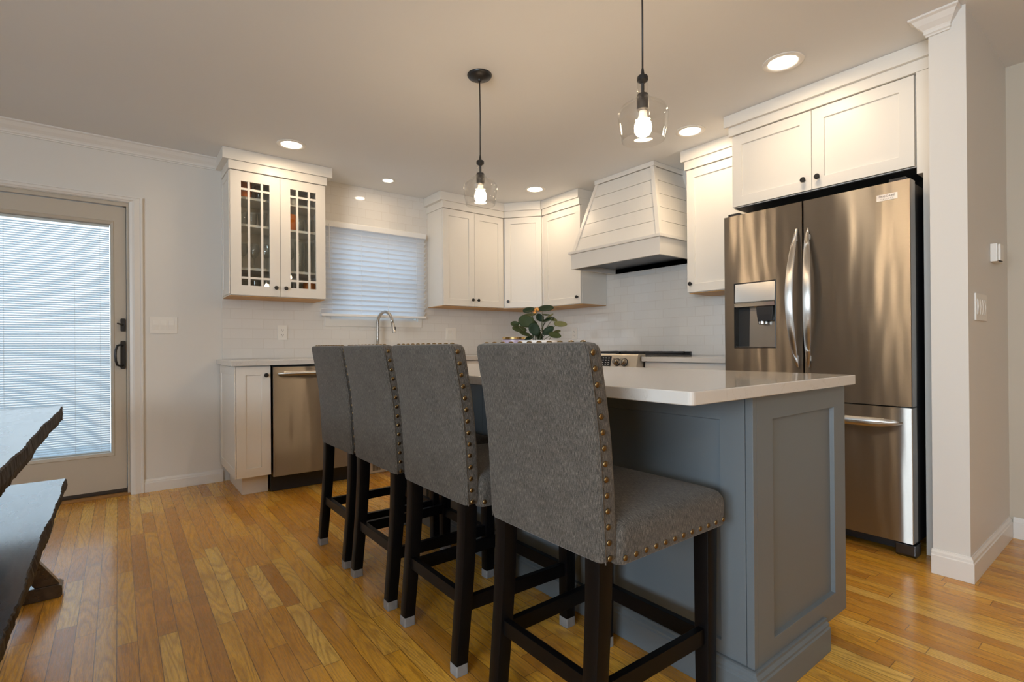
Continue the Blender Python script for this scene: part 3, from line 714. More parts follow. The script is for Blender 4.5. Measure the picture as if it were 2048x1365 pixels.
# bezel + dispenser
dsp = B()
loft(dsp, [o4(HX0, HX1, HZ0, HZ1, .0), o4(HX0 - .0025, HX1 + .0025, HZ0 - .0025, HZ1 + .0025, -.0012), o4(HX0 + .001, HX1 - .001, HZ0 + .001, HZ1 - .001, -.003), o4(HX0 + .004, HX1 - .004, HZ0 + .004, HZ1 - .004, .004), ], cap=False)
finish('dispenser_bezel', dsp, 'black_plastic', ld)
pan = finish('dispenser_panel', prism(B(), [(.004, 1.238), (-.0035, 1.243), (.0035, 1.347), (.0035, 1.3485), (.055, 1.3485), (.055, 1.238)], 'x', HX0 + .004, HX1 - .004), 'stainless_plain', ld)
for i in range(6):
    finish('icon', bx(.078, .084, -.0004, .0006, 1.270 + i * .0105, 1.2715 + i * .0105), 'icon_print', pan)
for i in range(3): finish('icon', bx(.150 + .018 * i, .162 + .018 * i, -.0020, -.0010, 1.252, 1.2535), 'icon_print', pan)
finish('dispenser_shelf_trim', prism(B(), [(.002, 1.210), (-.006, 1.214), (-.009, 1.234), (.002, 1.2375), (.05, 1.2375), (.05, 1.210)], 'x', HX0 + .003, HX1 - .003), 'chrome', ld)
finish('well_back', prism(B(), [(.061, .985), (.061, 1.209), (.052, 1.209), (.045, .985)], 'x', HX0 + .065, HX1 - .002), 'nickel', ld)
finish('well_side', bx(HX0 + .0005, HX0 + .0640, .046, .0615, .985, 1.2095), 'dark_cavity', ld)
finish('spout_housing', loft(B(), [[(HX0 + .125, .004, 1.2095), (HX0 + .220, .004, 1.2095), (HX0 + .220, .045, 1.2095), (HX0 + .125, .045, 1.2095)], [(HX0 + .128, .006, 1.165), (HX0 + .217, .006, 1.165), (HX0 + .217, .043, 1.165), (HX0 + .128, .043, 1.165)], [(HX0 + .132, .010, 1.125), (HX0 + .210, .010, 1.13), (HX0 + .210, .040, 1.13), (HX0 + .132, .040, 1.125)]]), 'black_plastic', ld, bevel=.003)
finish('spout', lathe(B(), [(.021, 1.126), (.021, 1.112), (.014, 1.108)], (HX0 + .152, .022, 0), 18), 'chrome', ld, smooth=True)
finish('drip_tray', bx(HX0 + .003, HX1 - .003, .002, .058, .9785, .984), 'nickel', ld)
def bow_handle(name, parent, pts, wid, nrm):
    """bowed flat bar with tapered ends; pts (pos, half-width, thickness)"""
    return None
def vhandle(parent, xc, z0, z1, lean):
    rings = []; n = 22
    for i in range(n + 1):
        f = i / n; s = math.sin(math.pi * f); z = z0 + (z1 - z0) * f
        hw = .0045 + .0155 * s ** .6; out = .006 + .060 * s ** .8; tk = .005 + .007 * s ** .5
        cx = xc + lean * .018 * (1 - s)
        rings.append([(cx + hw * math.cos(a), -out + tk * math.sin(a), z) for a in [2 * math.pi * k / 14 for k in range(14)]])
    h_ = finish('handle', loft(B(), rings), 'stainless_plain', parent, smooth='all')
    for zz in (z0 + .050, z1 - .050): finish('mount', bx(xc + lean * .013 - .005, xc + lean * .013 + .005, -.022, .001, zz - .014, zz + .014), 'stainless_plain', h_, bevel=.002)
vhandle(ld, .397, .872, 1.610, 1); vhandle(rd, .486, .872, 1.606, -1)
rings = []
for i in range(23):
    f = i / 22; s = math.sin(math.pi * f); x = .05 + (FW - .085) * f
    hw = .005 + .017 * min(1, s * 3) ** .7; out = .006 + .048 * min(1, s * 2.2) ** .8
    rings.append([(x, -out + .009 * math.sin(a), .627 + hw * math.cos(a)) for a in [2 * math.pi * k / 14 for k in range(14)]])
finish('handle', loft(B(), rings), 'stainless_plain', fz_, smooth='all')
bd = finish('badge', bx(.775, .857, -.0022, .0015, 1.670, 1.700), 'badge_silver', rd)
def lettering(parent, txt, size, x, z, y, space=1.0):
    cu = bpy.data.curves.new('lettering', 'FONT'); cu.body = txt; cu.size = size; cu.extrude = .0002; cu.space_character = space; cu.align_x = 'CENTER'
    o = bpy.data.objects.new('lettering_curve', cu); COL.objects.link(o); bpy.context.view_layer.update()
    me = bpy.data.meshes.new_from_object(o.evaluated_get(bpy.context.evaluated_depsgraph_get())); me.name = 'lettering'
    bpy.data.objects.remove(o); bpy.data.curves.remove(cu); me.materials.clear(); me.materials.append(MATS['badge_ink'])
    o = bpy.data.objects.new('lettering', me); COL.objects.link(o); o.parent = parent; o.location = (x, y, z); o.rotation_euler = (R(90), 0, 0)
lettering(bd, 'FRIGIDAIRE', .0125, .816, 1.6855, -.0026, 1.02)
lettering(bd, 'GALLERY', .0075, .816, 1.6745, -.0026, 1.9)
for xx in (.020, FW - .085): finish('hinge_cover', bx(xx, xx + .065, .012, .11, 1.7515, 1.768), 'black_plastic', fr, bevel=.004)
finish('mid_hinge', bx(FW - .045, FW - .004, .018, .07, .6988, .7040), 'black_metal', fr)
finish('kick_grille', bx(.08, FW - .08, .10, .12, .012, .060), 'black_plastic', fr)
for xx in (.002, FW - .078): finish('foot', prism(B(), [(.045, .001), (.035, .012), (.035, .060), (.12, .060), (.12, .001)], 'x', xx, xx + .076), 'hood_steel', fr, bevel=.003)

# ================================================================== ISLAND
isl = thing('kitchen_island', 'grey-blue panelled kitchen island base behind the row of stools', 'island', (0, 0, 0))
IX0, IX1, IY0, IY1, IT = -2.266, -1.630, -3.669, -1.715, .8565
finish('body', bx(IX0 + .021, IX1, IY0 + .021, IY1, .110, IT), 'island_paint', isl)
ep = finish('end_panel', shaker(IX1 - IX0 - .0215, IT - .074, .020, .092, .013, IX0 + .0215, .074, IY0, rb=.080, rt_=.074), 'island_paint', isl, bevel=.0015)
finish('corner_post', bx(IX0, IX0 + .0205, IY0 - .0005, IY0 + .0210, .105, IT), 'island_paint', isl, bevel=.0015)
L = (IY1 - IY0 - .022) / 3
for i in range(3):
    p_ = finish('side_panel', shaker(L - .001, IT - .106, .0195, .075, .009, 0, .105, 0, rb=.040, rt_=.075), 'island_paint', isl, bevel=.0015, loc=(IX0 + .0005, IY1 - i * L, 0)); p_.rotation_euler = (0, 0, R(-90))
bp_ = [(0, .0015), (-.020, .0015), (-.020, .076), (-.016, .080), (-.016, .087), (-.009, .094), (-.009, .102), (-.004, .1035), (0, .1035)]
bmm = B()
loft(bmm, [[(IX0 + d, IY1, z) for d, z in bp_], [(IX0 + d, IY0 + d, z) for d, z in bp_], [(-1.815 + (-d) * 0, IY0 + d, z) for d, z in bp_]])
finish('base_moulding', bmm, 'island_paint', isl)
finish('plinth', bx(IX0 + .0005, -1.816, IY0 + .0005, IY1, .0015, .104), 'island_paint', isl)
it = finish('island_countertop', prism(B(), rrect(-2.605, -1.6245, -3.7042, -1.68, .012, 4), 'z', .857, .8892), 'quartz', None, bevel=.004, seg=3)
tag(it, 'large white quartz slab on top of the grey-blue island', 'countertop')

# ================================================================== STOOLS
def make_stool(label):
    t = thing('bar_stool', label, 'bar stool', (0, 0, 0), 0, 'nailhead bar stools along the island')
    prof = [(.524, .028), (.534, .0272), (.550, .0265), (.62, .0225), (.70, .0185), (.78, .012), (.86, .001), (.93, -.011), (.985, -.021)]
    T, HW = .052, .213
    rings = []
    def ring(z, x, ins, iy=0.0): return [(px, py, z) for px, py in rrect(x + ins, x + T - ins, -HW + ins + iy, HW - ins - iy, .012, 4)]
    rings.append(ring(.510, .0285, .012, .016)); rings.append(ring(.512, .0285, .005, .012)); rings.append(ring(.516, .0282, 0, .007))
    for z, x in prof: rings.append(ring(z, x, 0, .003 if z < .53 else 0))
    rings.append(ring(.996, -.0235, .001, .002)); rings.append(ring(1.002, -.0245, .004, .006)); rings.append(ring(1.005, -.025, .012, .010))
    bk = finish('backrest', loft(B(), rings), 'tweed_fabric', t, smooth=True)
    def bx_at(z):
        for (z0, x0), (z1, x1) in zip(prof, prof[1:]):
            if z0 <= z <= z1: return x0 + (x1 - x0) * (z - z0) / (z1 - z0)
        return prof[0][1] if z < prof[0][0] else prof[-1][1]
    # welts (seam piping) along the back edges
    for s in (-1, 1):
        finish('piping', tube(B(), [(bx_at(z) + .0065, s * (HW + .0002), z) for z in [.515 + .468 * i / 14 for i in range(15)]], .0016, 6), 'tweed_fabric', bk, smooth='all')
    st = []
    for z, i_, r_ in ((.505, .004, .02), (.509, 0, .024), (.560, -.002, .026), (.580, .000, .026), (.593, .007, .028), (.601, .022, .035), (.606, .06, .05), (.607, .12, .06)):
        st.append([(px, py, z) for px, py in rrect(.070 + i_ * .5, .508 - i_, -.226 + i_, .226 - i_, r_, 5)])
    seat = finish('seat', loft(B(), st), 'tweed_fabric', t, smooth=True)
    def leg(x_, y_, front):
        rr = []
        for i in range(9):
            f = i / 8; z = .026 + ((.506 if front else .530) - .026) * f; w = .040 + .006 * f
            xo = 0 if front else .031 * math.sin(f * math.pi / 2) ** 1.1
            x0 = x_ + xo + (0 if front else 0); 
            rr.append([(px, py, z) for px, py in rrect(x0, x0 + w, y_ - w / 2, y_ + w / 2, .003, 2)])
        l_ = finish('leg', loft(B(), rr), 'leg_wood', t, smooth=True)
        finish('foot_cap', prism(B(), rrect(x_ - .001, x_ + .041, y_ - .021, y_ + .021, .005, 3), 'z', .0008, .034), 'foot_sock', l_, bevel=.002)
    for s in (-1, 1): leg(0.0, s * .175, False); leg(.446, s * .184, True)
    finish('stretcher', bx(.026, .046, -.156, .156, .203, .243), 'leg_wood', t, bevel=.0015)
    finish('stretcher', bx(.456, .476, -.168, .168, .170, .214), 'leg_wood', t, bevel=.0015)
    for s in (-1, 1):
        b_ = B(); loft(b_, [[(.052, s * .166, .183), (.052, s * .186, .183), (.052, s * .186, .226), (.052, s * .166, .226)], [(.449, s * .174, .183), (.449, s * .194, .183), (.449, s * .194, .226), (.449, s * .174, .226)]])
        finish('stretcher', b_, 'leg_wood', t, bevel=.0015)
    dome = lathe(B(), [(.0072, -.0004), (.0070, .0012), (.0055, .0030), (.003, .0040), (.0008, .0043)], seg=12)
    n0 = finish('nailhead', dome, 'brass_nail', bk, smooth='all'); first = [n0]
    def nail(p, rot, par):
        n = first.pop() if first else n0.copy()
        if n.name not in COL.objects: COL.objects.link(n)
        n.parent = par; n.location = p; n.rotation_euler = rot
    for s in (-1, 1):
        for i in range(14):
            z = .526 + (.982 - .526) * i / 13; nail((bx_at(z) + .020, s * HW, z), (R(-90 * s), 0, 0), bk)
        for i in range(12): nail((.085 + .405 * i / 11, s * .2255, .522), (R(-90 * s), 0, 0), seat)
    for i in range(11): nail((-.0015, -.185 + .37 * i / 10, 1.0048), (0, 0, 0), bk)
    for i in range(10): nail((.5085, -.19 + .38 * i / 9, .522), (0, R(90), 0), seat)
    return t
ST_LAB = ['grey upholstered nailhead bar stool at the far end, closest to the dishwasher', 'second bar stool from the dishwasher, grey with nailheads', 'third bar stool from the dishwasher, grey with nailheads, left of the nearest stool', 'nearest grey nailhead bar stool, its whole seat showing, by the island corner']
stools = [make_stool(ST_LAB[0])]
for lb in ST_LAB[1:]:
    c = copy_tree(stools[0]); c['label'] = lb; stools.append(c)
for s_, (x, y) in zip(stools, ((-2.84, -1.902), (-2.84, -2.366), (-2.84, -2.860), (-2.830, -3.398))): s_.location = (x, y, 0)

# ================================================================== PENDANTS AND DOWNLIGHTS
def pendant(label, x, y):
    t = thing('pendant_light', label, 'pendant light', (x, y, 0), 0, 'clear glass pendants over the island')
    finish('canopy', lathe(B(), [(.064, H - .0005), (.064, H - .006), (.058, H - .014), (.030, H - .022), (.012, H - .026), (.010, H - .034), (.004, H - .036)], seg=32), 'black_metal', t, smooth=True)
    finish('cord', tube(B(), [(0, 0, H - .030), (.002, 0, 2.2), (0, 0, 1.972)], .0032, 8), 'black_plastic', t, smooth='all')
    cp_ = finish('cap', lathe(B(), [(.004, 1.990), (.007, 1.966), (.017, 1.963), (.020, 1.958), (.020, 1.946), (.012, 1.940), (.006, 1.936), (.006, 1.896)], seg=24), 'black_metal', t, smooth=True)
    sk_ = finish('socket', lathe(B(), [(.006, 1.900), (.019, 1.897), (.021, 1.890), (.021, 1.842), (.017, 1.838)], seg=24), 'black_metal', t, smooth=True)
    finish('bulb', lathe(B(), [(.0215, 1.8055), (.028, 1.793), (.0305, 1.778), (.029, 1.764), (.0225, 1.753), (.012, 1.747), (.002, 1.7455)], seg=24), 'bulb_glow', t, smooth='all')
    finish('bulb_neck', lathe(B(), [(.013, 1.8375), (.0135, 1.828), (.0165, 1.815), (.0212, 1.806)], seg=24), 'bulb_base', t, smooth='all')
    sh = [(.0195, 1.945), (.019, 1.925), (.019, 1.905), (.022, 1.892), (.034, 1.878), (.060, 1.862), (.080, 1.848), (.0885, 1.832), (.088, 1.815), (.083, 1.775), (.0755, 1.732), (.0735, 1.7315), (.081, 1.775), (.086, 1.815), (.0862, 1.831), (.078, 1.846), (.058, 1.860), (.033, 1.876), (.020, 1.890), (.017, 1.905), (.0175, 1.945)]
    finish('glass_shade', lathe(B(), sh, seg=48, cap=False), 'clear_glass', t, smooth='all')
    return t
pendant('clear glass pendant lamp on black cord, the far one with visible canopy', -2.144, -2.176)
pendant('nearer clear glass pendant lamp, its black cord running out of view above', -2.144, -3.215)
def downlight(label, x, y, k=1.0):
    t = thing('recessed_light', label, 'ceiling light', (x, y, 0), 0, 'recessed ceiling lights')
    finish('trim_ring', lathe(B(), [(.066 * k, H - .0006), (.094 * k, H - .0006), (.094 * k, H - .004), (.086 * k, H - .0075), (.070 * k, H - .0065), (.066 * k, H - .003), (.066 * k, H - .0006)], seg=40, cap=False), 'white_plastic', t, smooth=True)
    finish('lens', lathe(B(), [(.0656 * k, H - .001), (.0656 * k, H - .003), (.055 * k, H - .0042), (.001, H - .0045)], seg=40), 'lens_glow', t, smooth=True)
    ld_ = bpy.data.lights.new('lamp', 'AREA'); ld_.shape = 'DISK'; ld_.size = .13 * k; ld_.energy = DOWNLIGHT_W * k ** 2.5; ld_.color = WARM; ld_.spread = R(180)
    lo = bpy.data.objects.new('lamp', ld_); COL.objects.link(lo); lo.parent = t; lo.location = (0, 0, H - .010)
downlight('recessed ceiling light just right of the glass-door cabinet top', -2.681, -.641)
downlight('small recessed ceiling light above the window blind', -1.827, -.322, .62)
downlight('recessed ceiling light in front of the corner cabinets', -.663, -.868)
downlight('recessed ceiling light between the hood and the near pendant', -.644, -2.430)
downlight('recessed ceiling light in front of the cabinet above the fridge', -.998, -3.186)

# unseen fill light added over the dining side for extra warm light
dlt = thing('dining_fill_light', 'added round fill light on the ceiling over the unseen dining side', 'ceiling light', (-3.3, -6.0, 0))
finish('base_plate', lathe(B(), [(.15, H - .0006), (.15, H - .02), (.145, H - .025), (.001, H - .025)], seg=32), 'nickel', dlt, smooth=True)
finish('diffuser', lathe(B(), [(.140, H - .0255), (.138, H - .05), (.11, H - .075), (.06, H - .088), (.001, H - .09)], seg=32), 'lens_glow', dlt, smooth=True)
dl_ = bpy.data.lights.new('lamp', 'AREA'); dl_.shape = 'DISK'; dl_.size = .26; dl_.energy = DINING_FILL_W; dl_.color = WARM
do_ = bpy.data.objects.new('lamp', dl_); COL.objects.link(do_); do_.parent = dlt; do_.location = (0, 0, H - .095)

# ================================================================== DINING TABLE AND BENCH
def live_slab(x_edge, x_far, y0, y1, z0, z1, seed, amp, steps=130):
    """long slab; the +x edge is chopped and uneven, other sides straight. material 1 = edge"""
    rnd = random.Random(seed); bm = B(); rows = []
    a = b = 0.0
    for i in range(steps + 1):
        y = y0 + (y1 - y0) * i / steps
        a = amp * (1.2 * math.sin(y * 7.3 + seed) + .7 * math.sin(y * 19.7 + 2 * seed)) + rnd.uniform(-.0016, .0016)
        b = amp * (1.2 * math.sin(y * 6.1 + 3 * seed) + .8 * math.sin(y * 16.3 + seed)) + rnd.uniform(-.0018, .0018)
        rows.append([(x_far, y, z0), (x_far, y, z1), (x_edge - .003 + a, y, z1), (x_edge + a, y, z1 - .004), (x_edge + .002 + .5 * (a + b), y, (z0 + z1) / 2), (x_edge - .004 + b, y, z0 + .006), (x_edge - .014 + b, y, z0)])
    loft(bm, rows); bm.faces.ensure_lookup_table()
    bmesh.ops.recalc_face_normals(bm, faces=bm.faces)
    for f in bm.faces:
        if abs(f.normal.z) < .93: f.material_index = 1
    return bm
tb = thing('dining_table', 'dark live-edge wooden dining table at the left edge, above the bench', 'table', (-4.30, -2.46, 0))
finish('tabletop', live_slab(.477, -.50, -.97, .905, .700, .760, 3, .0019), ['dark_plank_wood', 'chopped_wood_edge'], tb)
finish('breadboard_end', bx(-.50, .476, .908, .948, .702, .7605), 'dark_plank_wood', tb, bevel=.002)
for yy in (-.65, .50):
    t_ = B(); prism(t_, [(-.30, .001), (.30, .001), (.30, .06), (-.30, .06)], 'y', yy - .04, yy + .04); finish('trestle_foot', t_, 'dark_plank_wood', tb, bevel=.004)
    finish('trestle_post', bx(-.07, .07, yy - .035, yy + .035, .0605, .6395), 'dark_plank_wood', tb, bevel=.004)
    finish('trestle_head', bx(-.36, .36, yy - .04, yy + .04, .640, .6995), 'dark_plank_wood', tb, bevel=.004)
finish('stretcher_beam', bx(-.03, .03, -.614, .464, .28, .38), 'dark_plank_wood', tb, bevel=.004)
bn = thing('dining_bench', 'dark wooden bench with a wavy edge in front of the dining table', 'bench', (-3.99, -2.42, 0))
finish('seat', live_slab(.178, -.18, -.93, .868, .405, .460, 11, .0024), ['dark_plank_wood', 'chopped_wood_edge'], bn)
for yy in (-.80, .82):
    finish('foot', prism(B(), [(-.165, .001), (.160, .001), (.168, .010), (.168, .045), (.155, .055), (-.165, .055)], 'y', yy - .035, yy + .035), 'dark_plank_wood', bn, bevel=.003)
    for s in (-1, 1):
        finish('leg_brace', prism(B(), [(s * .160, .0555), (s * .085, .0555), (-s * .135, .4040), (-s * .055, .4040)], 'y', yy + (-.03 if s > 0 else .001), yy + (-.001 if s > 0 else .03)), 'dark_plank_wood', bn)

# ================================================================== SMALL THINGS
# faucet
fa = thing('faucet', 'brushed gooseneck kitchen faucet standing in front of the window', 'faucet', (-1.836, -.105, CT1))
finish('base', lathe(B(), [(.027, .0005), (.027, .008), (.021, .016), (.021, .06), (.0145, .066)], seg=20), 'nickel', fa, smooth=True)
pts = [(0, 0, .06), (0, 0, .16), (0, 0, .26)] + [(.05 * (1 - math.cos(R(a))) * .62, -.085 * (1 - math.cos(R(a))), .285 + .105 * math.sin(R(a))) for a in range(0, 181, 15)]
last = Vector(pts[-1])
finish('neck', tube(B(), pts, .0135, 14), 'nickel', fa, smooth='all')
sh_ = finish('spray_head', tube(B(), [tuple(last + Vector((.0005, -.001, .004))), tuple(last + Vector((.004, -.010, -.030))), tuple(last + Vector((.008, -.018, -.078)))], [.0150, .0158, .0172], 14), 'nickel', fa, smooth=True)
finish('button', bx(last.x + .008, last.x + .016, last.y - .030, last.y - .024, last.z - .060, last.z - .028), 'black_plastic', sh_)
finish('lever', tube(B(), [(.020, 0, .04), (.045, -.002, .045), (.085, -.004, .075)], [.009, .007, .005], 10), 'nickel', fa, smooth=True)
# plates
def plate(name, label, cat, loc, rz, w, h, kind, n):
    t = thing(name, label, cat, loc, rz)
    finish('cover_plate', prism(B(), rrect(-w / 2, w / 2, -h / 2, h / 2, .004, 3), 'y', -.0065, -.0005), 'white_plastic', t, bevel=.0015)
    for i in range(n):
        x = (i - (n - 1) / 2) * .046
        if kind == 'rocker':
            q = finish('rocker', prism(B(), [(-.0068, -.033), (-.0085, -.033), (-.0115, 0), (-.0085, .033), (-.0068, .033)], 'x', x - .0165, x + .0165), 'white_plastic', t)
        else:
            for s in (-1, 1):
                q = finish('receptacle', prism(B(), rrect(x - .0165, x + .0165, s * .0195 - .014, s * .0195 + .014, .010, 4), 'y', -.0085, -.0068), 'white_plastic', t)
                for xx in (-.0065, .0065): finish('slot', bx(x + xx - .0013, x + xx + .0013, -.0090, -.0086, s * .0195 - .002, s * .0195 + .007), 'dark_cavity', q)
                finish('ground_hole', lathe(B(), [(.0024, -.0090), (.0024, -.0086)], (x, 0, s * .0195 - .0075), 10, 'y'), 'dark_cavity', q)
    return t
plate('switch_plate', 'white three-gang switch plate beside the glass door', 'light switch', (-3.384, 0, 1.165), 0, .163, .116, 'rocker', 3)
plate('outlet', 'white wall outlet on the tiles below the glass-door cabinet', 'outlet', (-2.597, -.0085, 1.119), 0, .075, .118, 'outlet', 1)
plate('switch_plate', 'white square switch plate on the tiles right of the faucet', 'light switch', (-1.037, -.0085, 1.124), 0, .115, .117, 'rocker', 2)
plate('outlet', 'white outlet on the tiles just right of the plant', 'outlet', (-.0085, -.698, 1.120), -90, .075, .118, 'outlet', 1)
plate('switch_plate', 'white four-gang switch plate on the shaded side of the wall end', 'light switch', (-.632, STY1, 1.152), 0, .209, .118, 'rocker', 4)
th_ = thing('wall_thermostat', 'small boxy white thermostat above the four-gang switch plate', 'thermostat', (-.355, STY1, 1.415))
finish('case', bx(-.068, .068, -.026, -.0005, -.042, .042), 'white_plastic', th_, bevel=.004)
finish('cover', bx(-.062, .010, -.036, -.0265, -.038, .038), 'white_plastic', th_, bevel=.003)
finish('vent', bx(-.055, .0, -.034, -.0275, -.0415, -.0385), 'dark_cavity', th_)

# plant
PC = Vector((-2.10, -2.575, .8892)); vdir = Vector((-.645, -.764, 0)); hdir = Vector((.764, -.645, 0))
pl = thing('potted_plant', 'green round-leaved plant in a white bowl on the island', 'potted plant', PC)
finish('bowl', lathe(B(), [(.040, .0008), (.052, .004), (.078, .05), (.090, .105), (.092, .134), (.087, .134), (.083, .105), (.070, .055), (.03, .03), (.001, .03)], seg=32), 'white_ceramic', pl, smooth=True)
finish('soil', lathe(B(), [(.079, .092), (.080, .098), (.050, .108), (.001, .112)], seg=20), 'soil', pl, smooth=True)
LV = [(770, 315, 215, 105, -12, 0, 0, .2), (1125, 285, 285, 120, -4, 0, 0, 0), (720, 545, 300, 225, 10, -1, 1, .1), (490, 595, 165, 95, 0, 0, 1, 0), (575, 710, 275, 115, 12, 0, 1, .1), (690, 815, 235, 70, 22, -1, 1, 0), (890, 710, 250, 200, 60, -2, 0, .3), (1415, 615, 245, 105, 4, 0, 2, 0), (1170, 750, 235, 135, -35, -1, 0, .2), (1290, 845, 235, 110, 12, -2, 1, 0), (1350, 775, 150, 60, -15, 1, 2, 0), (1000, 460, 170, 130, 40, 1, 0, .2), (1175, 520, 250, 60, -18, 1, 0, .3), (1215, 440, 160, 34, -32, 2, 2, 0), (790, 412, 225, 62, -4, 2, 1, .2), (790, 905, 190, 70, -25, -1, 0, .1), (1130, 410, 150, 26, 4, 2, 1, 0), (1290, 520, 130, 60, 15, 1, 2, 0), (980, 850, 220, 110, 70, 0, 0, 0), (860, 600, 200, 150, 50, 1, 0, .2)]
def at_px(px, py, dv=0.0):
    """photo-crop coordinates of a leaf turned into offsets from the pot centre"""
    u, v = 980 + px / 10.24, 590 + py / 10.24
    return hdir * ((u - 1074) * .00232) + Vector((0, 0, .1368 + (680.5 - v) * .00228)) + vdir * dv
for (px, py, w, h, rot, dv, mi, cup) in LV:
    c = at_px(px, py, -dv * .022); rx, rz_ = w / 10.24 * .00232 / 1.8, h / 10.24 * .00228 / 1.75
    a = R(-rot); U = hdir * math.cos(a) + Vector((0, 0, 1)) * math.sin(a); tilt = max(-1, min(1, 0.0))
    ratio = min(.95, rz_ / max(rx, rz_)); long_ = rx; short = max(rz_, rx * .62)
    ph = math.acos(min(1, rz_ / short)) if short > rz_ else 0
    Vv = (-hdir * math.sin(a) + Vector((0, 0, 1)) * math.cos(a)); Wd_ = (Vv * math.cos(ph) - vdir * math.sin(ph)); N_ = U.cross(Wd_)
    bm = B(); rows = []
    for side in (0, 1):
        pts_ = [c - N_ * (.0012 * side)]
        vs = []
        for k in range(3):
            rr_ = (k + 1) / 3
            vs.append([bm.verts.new(c + U * (long_ * rr_ * math.cos(q) * (1 + .06 * math.cos(q))) + Wd_ * (short * rr_ * math.sin(q)) + N_ * (-.0012 * side + rr_ * rr_ * .005 * (1 if k < 2 else .9))) for q in [2 * math.pi * j / 20 for j in range(20)]])
        ctr = bm.verts.new(c - N_ * (.0012 * side))
        for j in range(20):
            j2 = (j + 1) % 20; bm.faces.new((ctr, vs[0][j], vs[0][j2]))
            for k in range(2): bm.faces.new((vs[k][j], vs[k + 1][j], vs[k + 1][j2], vs[k][j2]))
        rows.append(vs[2])
    for j in range(20):
        j2 = (j + 1) % 20; bm.faces.new((rows[0][j], rows[0][j2], rows[1][j2], rows[1][j]))
    lf_ = finish('leaf', bm, ('leaf_dark', 'leaf_mid', 'leaf_pale')[mi], pl, smooth='all')
    root = Vector((random.uniform(-.03, .03), random.uniform(-.03, .03), .104)); mid = (root + c) / 2 + Vector((0, 0, .02)) + vdir * -.01
    att = c - U * (long_ * .6 * (1 if (c - root).dot(U) > 0 else -1)) * .8 - vdir * .004
    finish('stem', tube(B(), [tuple(root), tuple((root * .6 + att * .4) + Vector((0, 0, .012))), tuple(att)], .0014, 6), 'stem_green', lf_, smooth='all')
fl = B(); fcn = at_px(940, 320, 0.0)
for k in range(9):
    d = Vector((random.uniform(-.012, .012), random.uniform(-.012, .012), random.uniform(-.012, .012)))
    bmesh.ops.create_icosphere(fl, subdivisions=1, radius=.006, matrix=Matrix.Translation(fcn + d))
flo = finish('flower', fl, 'flower_orange', pl, smooth='all'); finish('stem', tube(B(), [(0, 0, .10), tuple(fcn * .6 + Vector((0, 0, .05))), tuple(fcn)], .0013, 6), 'stem_green', flo)
# candle jar beside it
cj = thing('candle_jar', 'lilac jar with a shiny gold rim on the island, left of the plant', 'jar', (-2.10, -2.402, .8892))
finish('jar', lathe(B(), [(.052, .0008), (.060, .006), (.064, .06), (.064, .138), (.058, .140)], seg=32), 'lilac_ceramic', cj, smooth=True)
finish('rim', lathe(B(), [(.058, .1405), (.061, .1405), (.062, .152), (.058, .153), (.055, .1525), (.055, .1405), (.058, .1405)], seg=32, cap=False), 'gold_metal', cj, smooth=True)
finish('lid', lathe(B(), [(.054, .1405), (.054, .146), (.002, .148)], seg=28), 'gold_metal', cj, smooth=True)

# glassware behind the glass doors: (x offset, depth from the door, shelf z, kind, label)
def ware(name, label, x, y, z, prof, mat, cat='glass', group='glassware in the glass-door cabinet'):
    o = finish(name, lathe(B(), prof, seg=24, cap=True), mat, None, smooth=True, loc=(-3.012 + x, -.309 + y, z + .0006)); tag(o, label, cat, group); return o
TUM = [(.026, 0), (.028, .004), (.034, .105), (.0325, .105), (.0265, .006), (.001, .006)]
WINE = [(.032, 0), (.030, .004), (.004, .008), (.0035, .075), (.012, .088), (.034, .112), (.038, .145), (.032, .190), (.031, .190), (.0365, .145), (.033, .114), (.010, .092), (.001, .090)]
TALL = [(.030, 0), (.032, .005), (.036, .06), (.033, .20), (.036, .245), (.0345, .245), (.0315, .20), (.034, .06), (.028, .008), (.001, .008)]
JUG = [(.040, 0), (.046, .008), (.052, .05), (.050, .105), (.043, .128), (.041, .128), (.048, .104), (.050, .05), (.04, .012), (.001, .010)]
S0, S1, S2, S3 = UB + th, SHZ[0], SHZ[1], SHZ[2]
ware('amber_jar', 'amber jar on the top shelf behind the left glass door', .118, .14, S3, JUG[:4] + [(.046, .135), (.044, .135), (.001, .020)], 'amber_glass', 'jar')
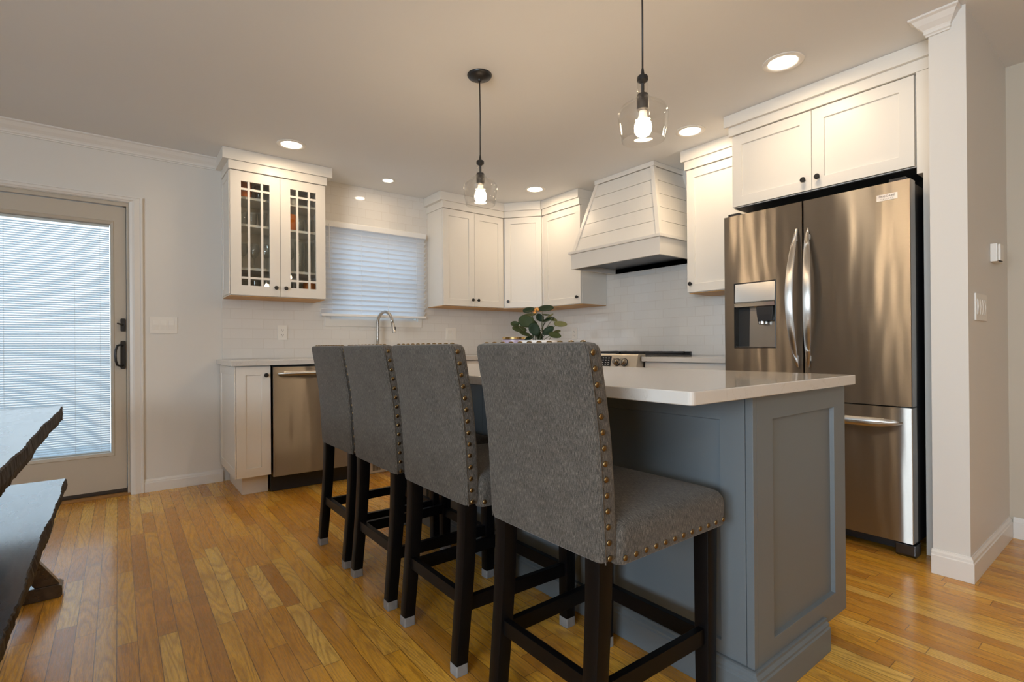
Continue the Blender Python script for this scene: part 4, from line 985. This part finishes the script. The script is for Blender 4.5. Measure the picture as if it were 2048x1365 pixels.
ware('tumbler', 'clear tumbler on the top shelf beside the amber jar', .215, .12, S3, TUM, 'smoke_glass')
ware('bowl', 'small white bowl on the top shelf behind the right glass door', .455, .13, S3, [(.02, 0), (.024, .004), (.046, .052), (.044, .053), (.02, .010), (.001, .008)], 'white_ceramic', 'bowl')
ware('amber_jug', 'amber ribbed glass jug on the second shelf behind the right glass door', .432, .13, S2, JUG, 'amber_glass', 'jug')
for i, (x, y, lb) in enumerate(((.105, .12, 'clear glass on the second shelf, leftmost behind the left door'), (.170, .14, 'clear glass on the second shelf, middle of the left door'), (.235, .11, 'clear glass on the second shelf, right side of the left door'), (.505, .12, 'clear glass on the second shelf, right of the amber jug'), (.580, .12, 'clear glass on the second shelf, by the right edge of the right door'))):
    ware('tumbler', lb, x, y, S2, TUM, 'crystal')
for i, (x, y, lb) in enumerate(((.100, .13, 'stemmed glass on the third shelf, leftmost behind the left door'), (.182, .14, 'stemmed glass on the third shelf, middle of the left door'), (.262, .12, 'stemmed glass on the third shelf, right side of the left door'), (.425, .13, 'stemmed glass on the third shelf, leftmost behind the right door'))):
    ware('wine_glass', lb, x, y, S1, WINE, 'crystal')
ware('glass_vase', 'tall clear glass on the third shelf, middle of the right door', .500, .13, S1, TALL, 'crystal'); ware('glass_vase', 'tall clear glass on the third shelf, right edge of the right door', .578, .13, S1, TALL, 'crystal')
for x, lb, mt in ((.110, 'dark glass bottom shelf, leftmost behind the left door', 'smoke_glass'), (.190, 'dark glass bottom shelf, middle of the left door', 'smoke_glass'), (.270, 'dark glass bottom shelf, right side of the left door', 'smoke_glass'), (.420, 'dark glass bottom shelf, leftmost behind the right door', 'smoke_glass'), (.500, 'dark glass bottom shelf, middle of the right door', 'smoke_glass')):
    ware('tumbler', lb.replace('dark glass bottom', 'short clear tumbler on the bottom'), x, .13, S0, TUM, mt)
ware('amber_jar', 'amber jar on the bottom shelf, right edge of the right door', .580, .13, S0, JUG[:4] + [(.046, .120), (.044, .120), (.001, .020)], 'amber_glass', 'jar')
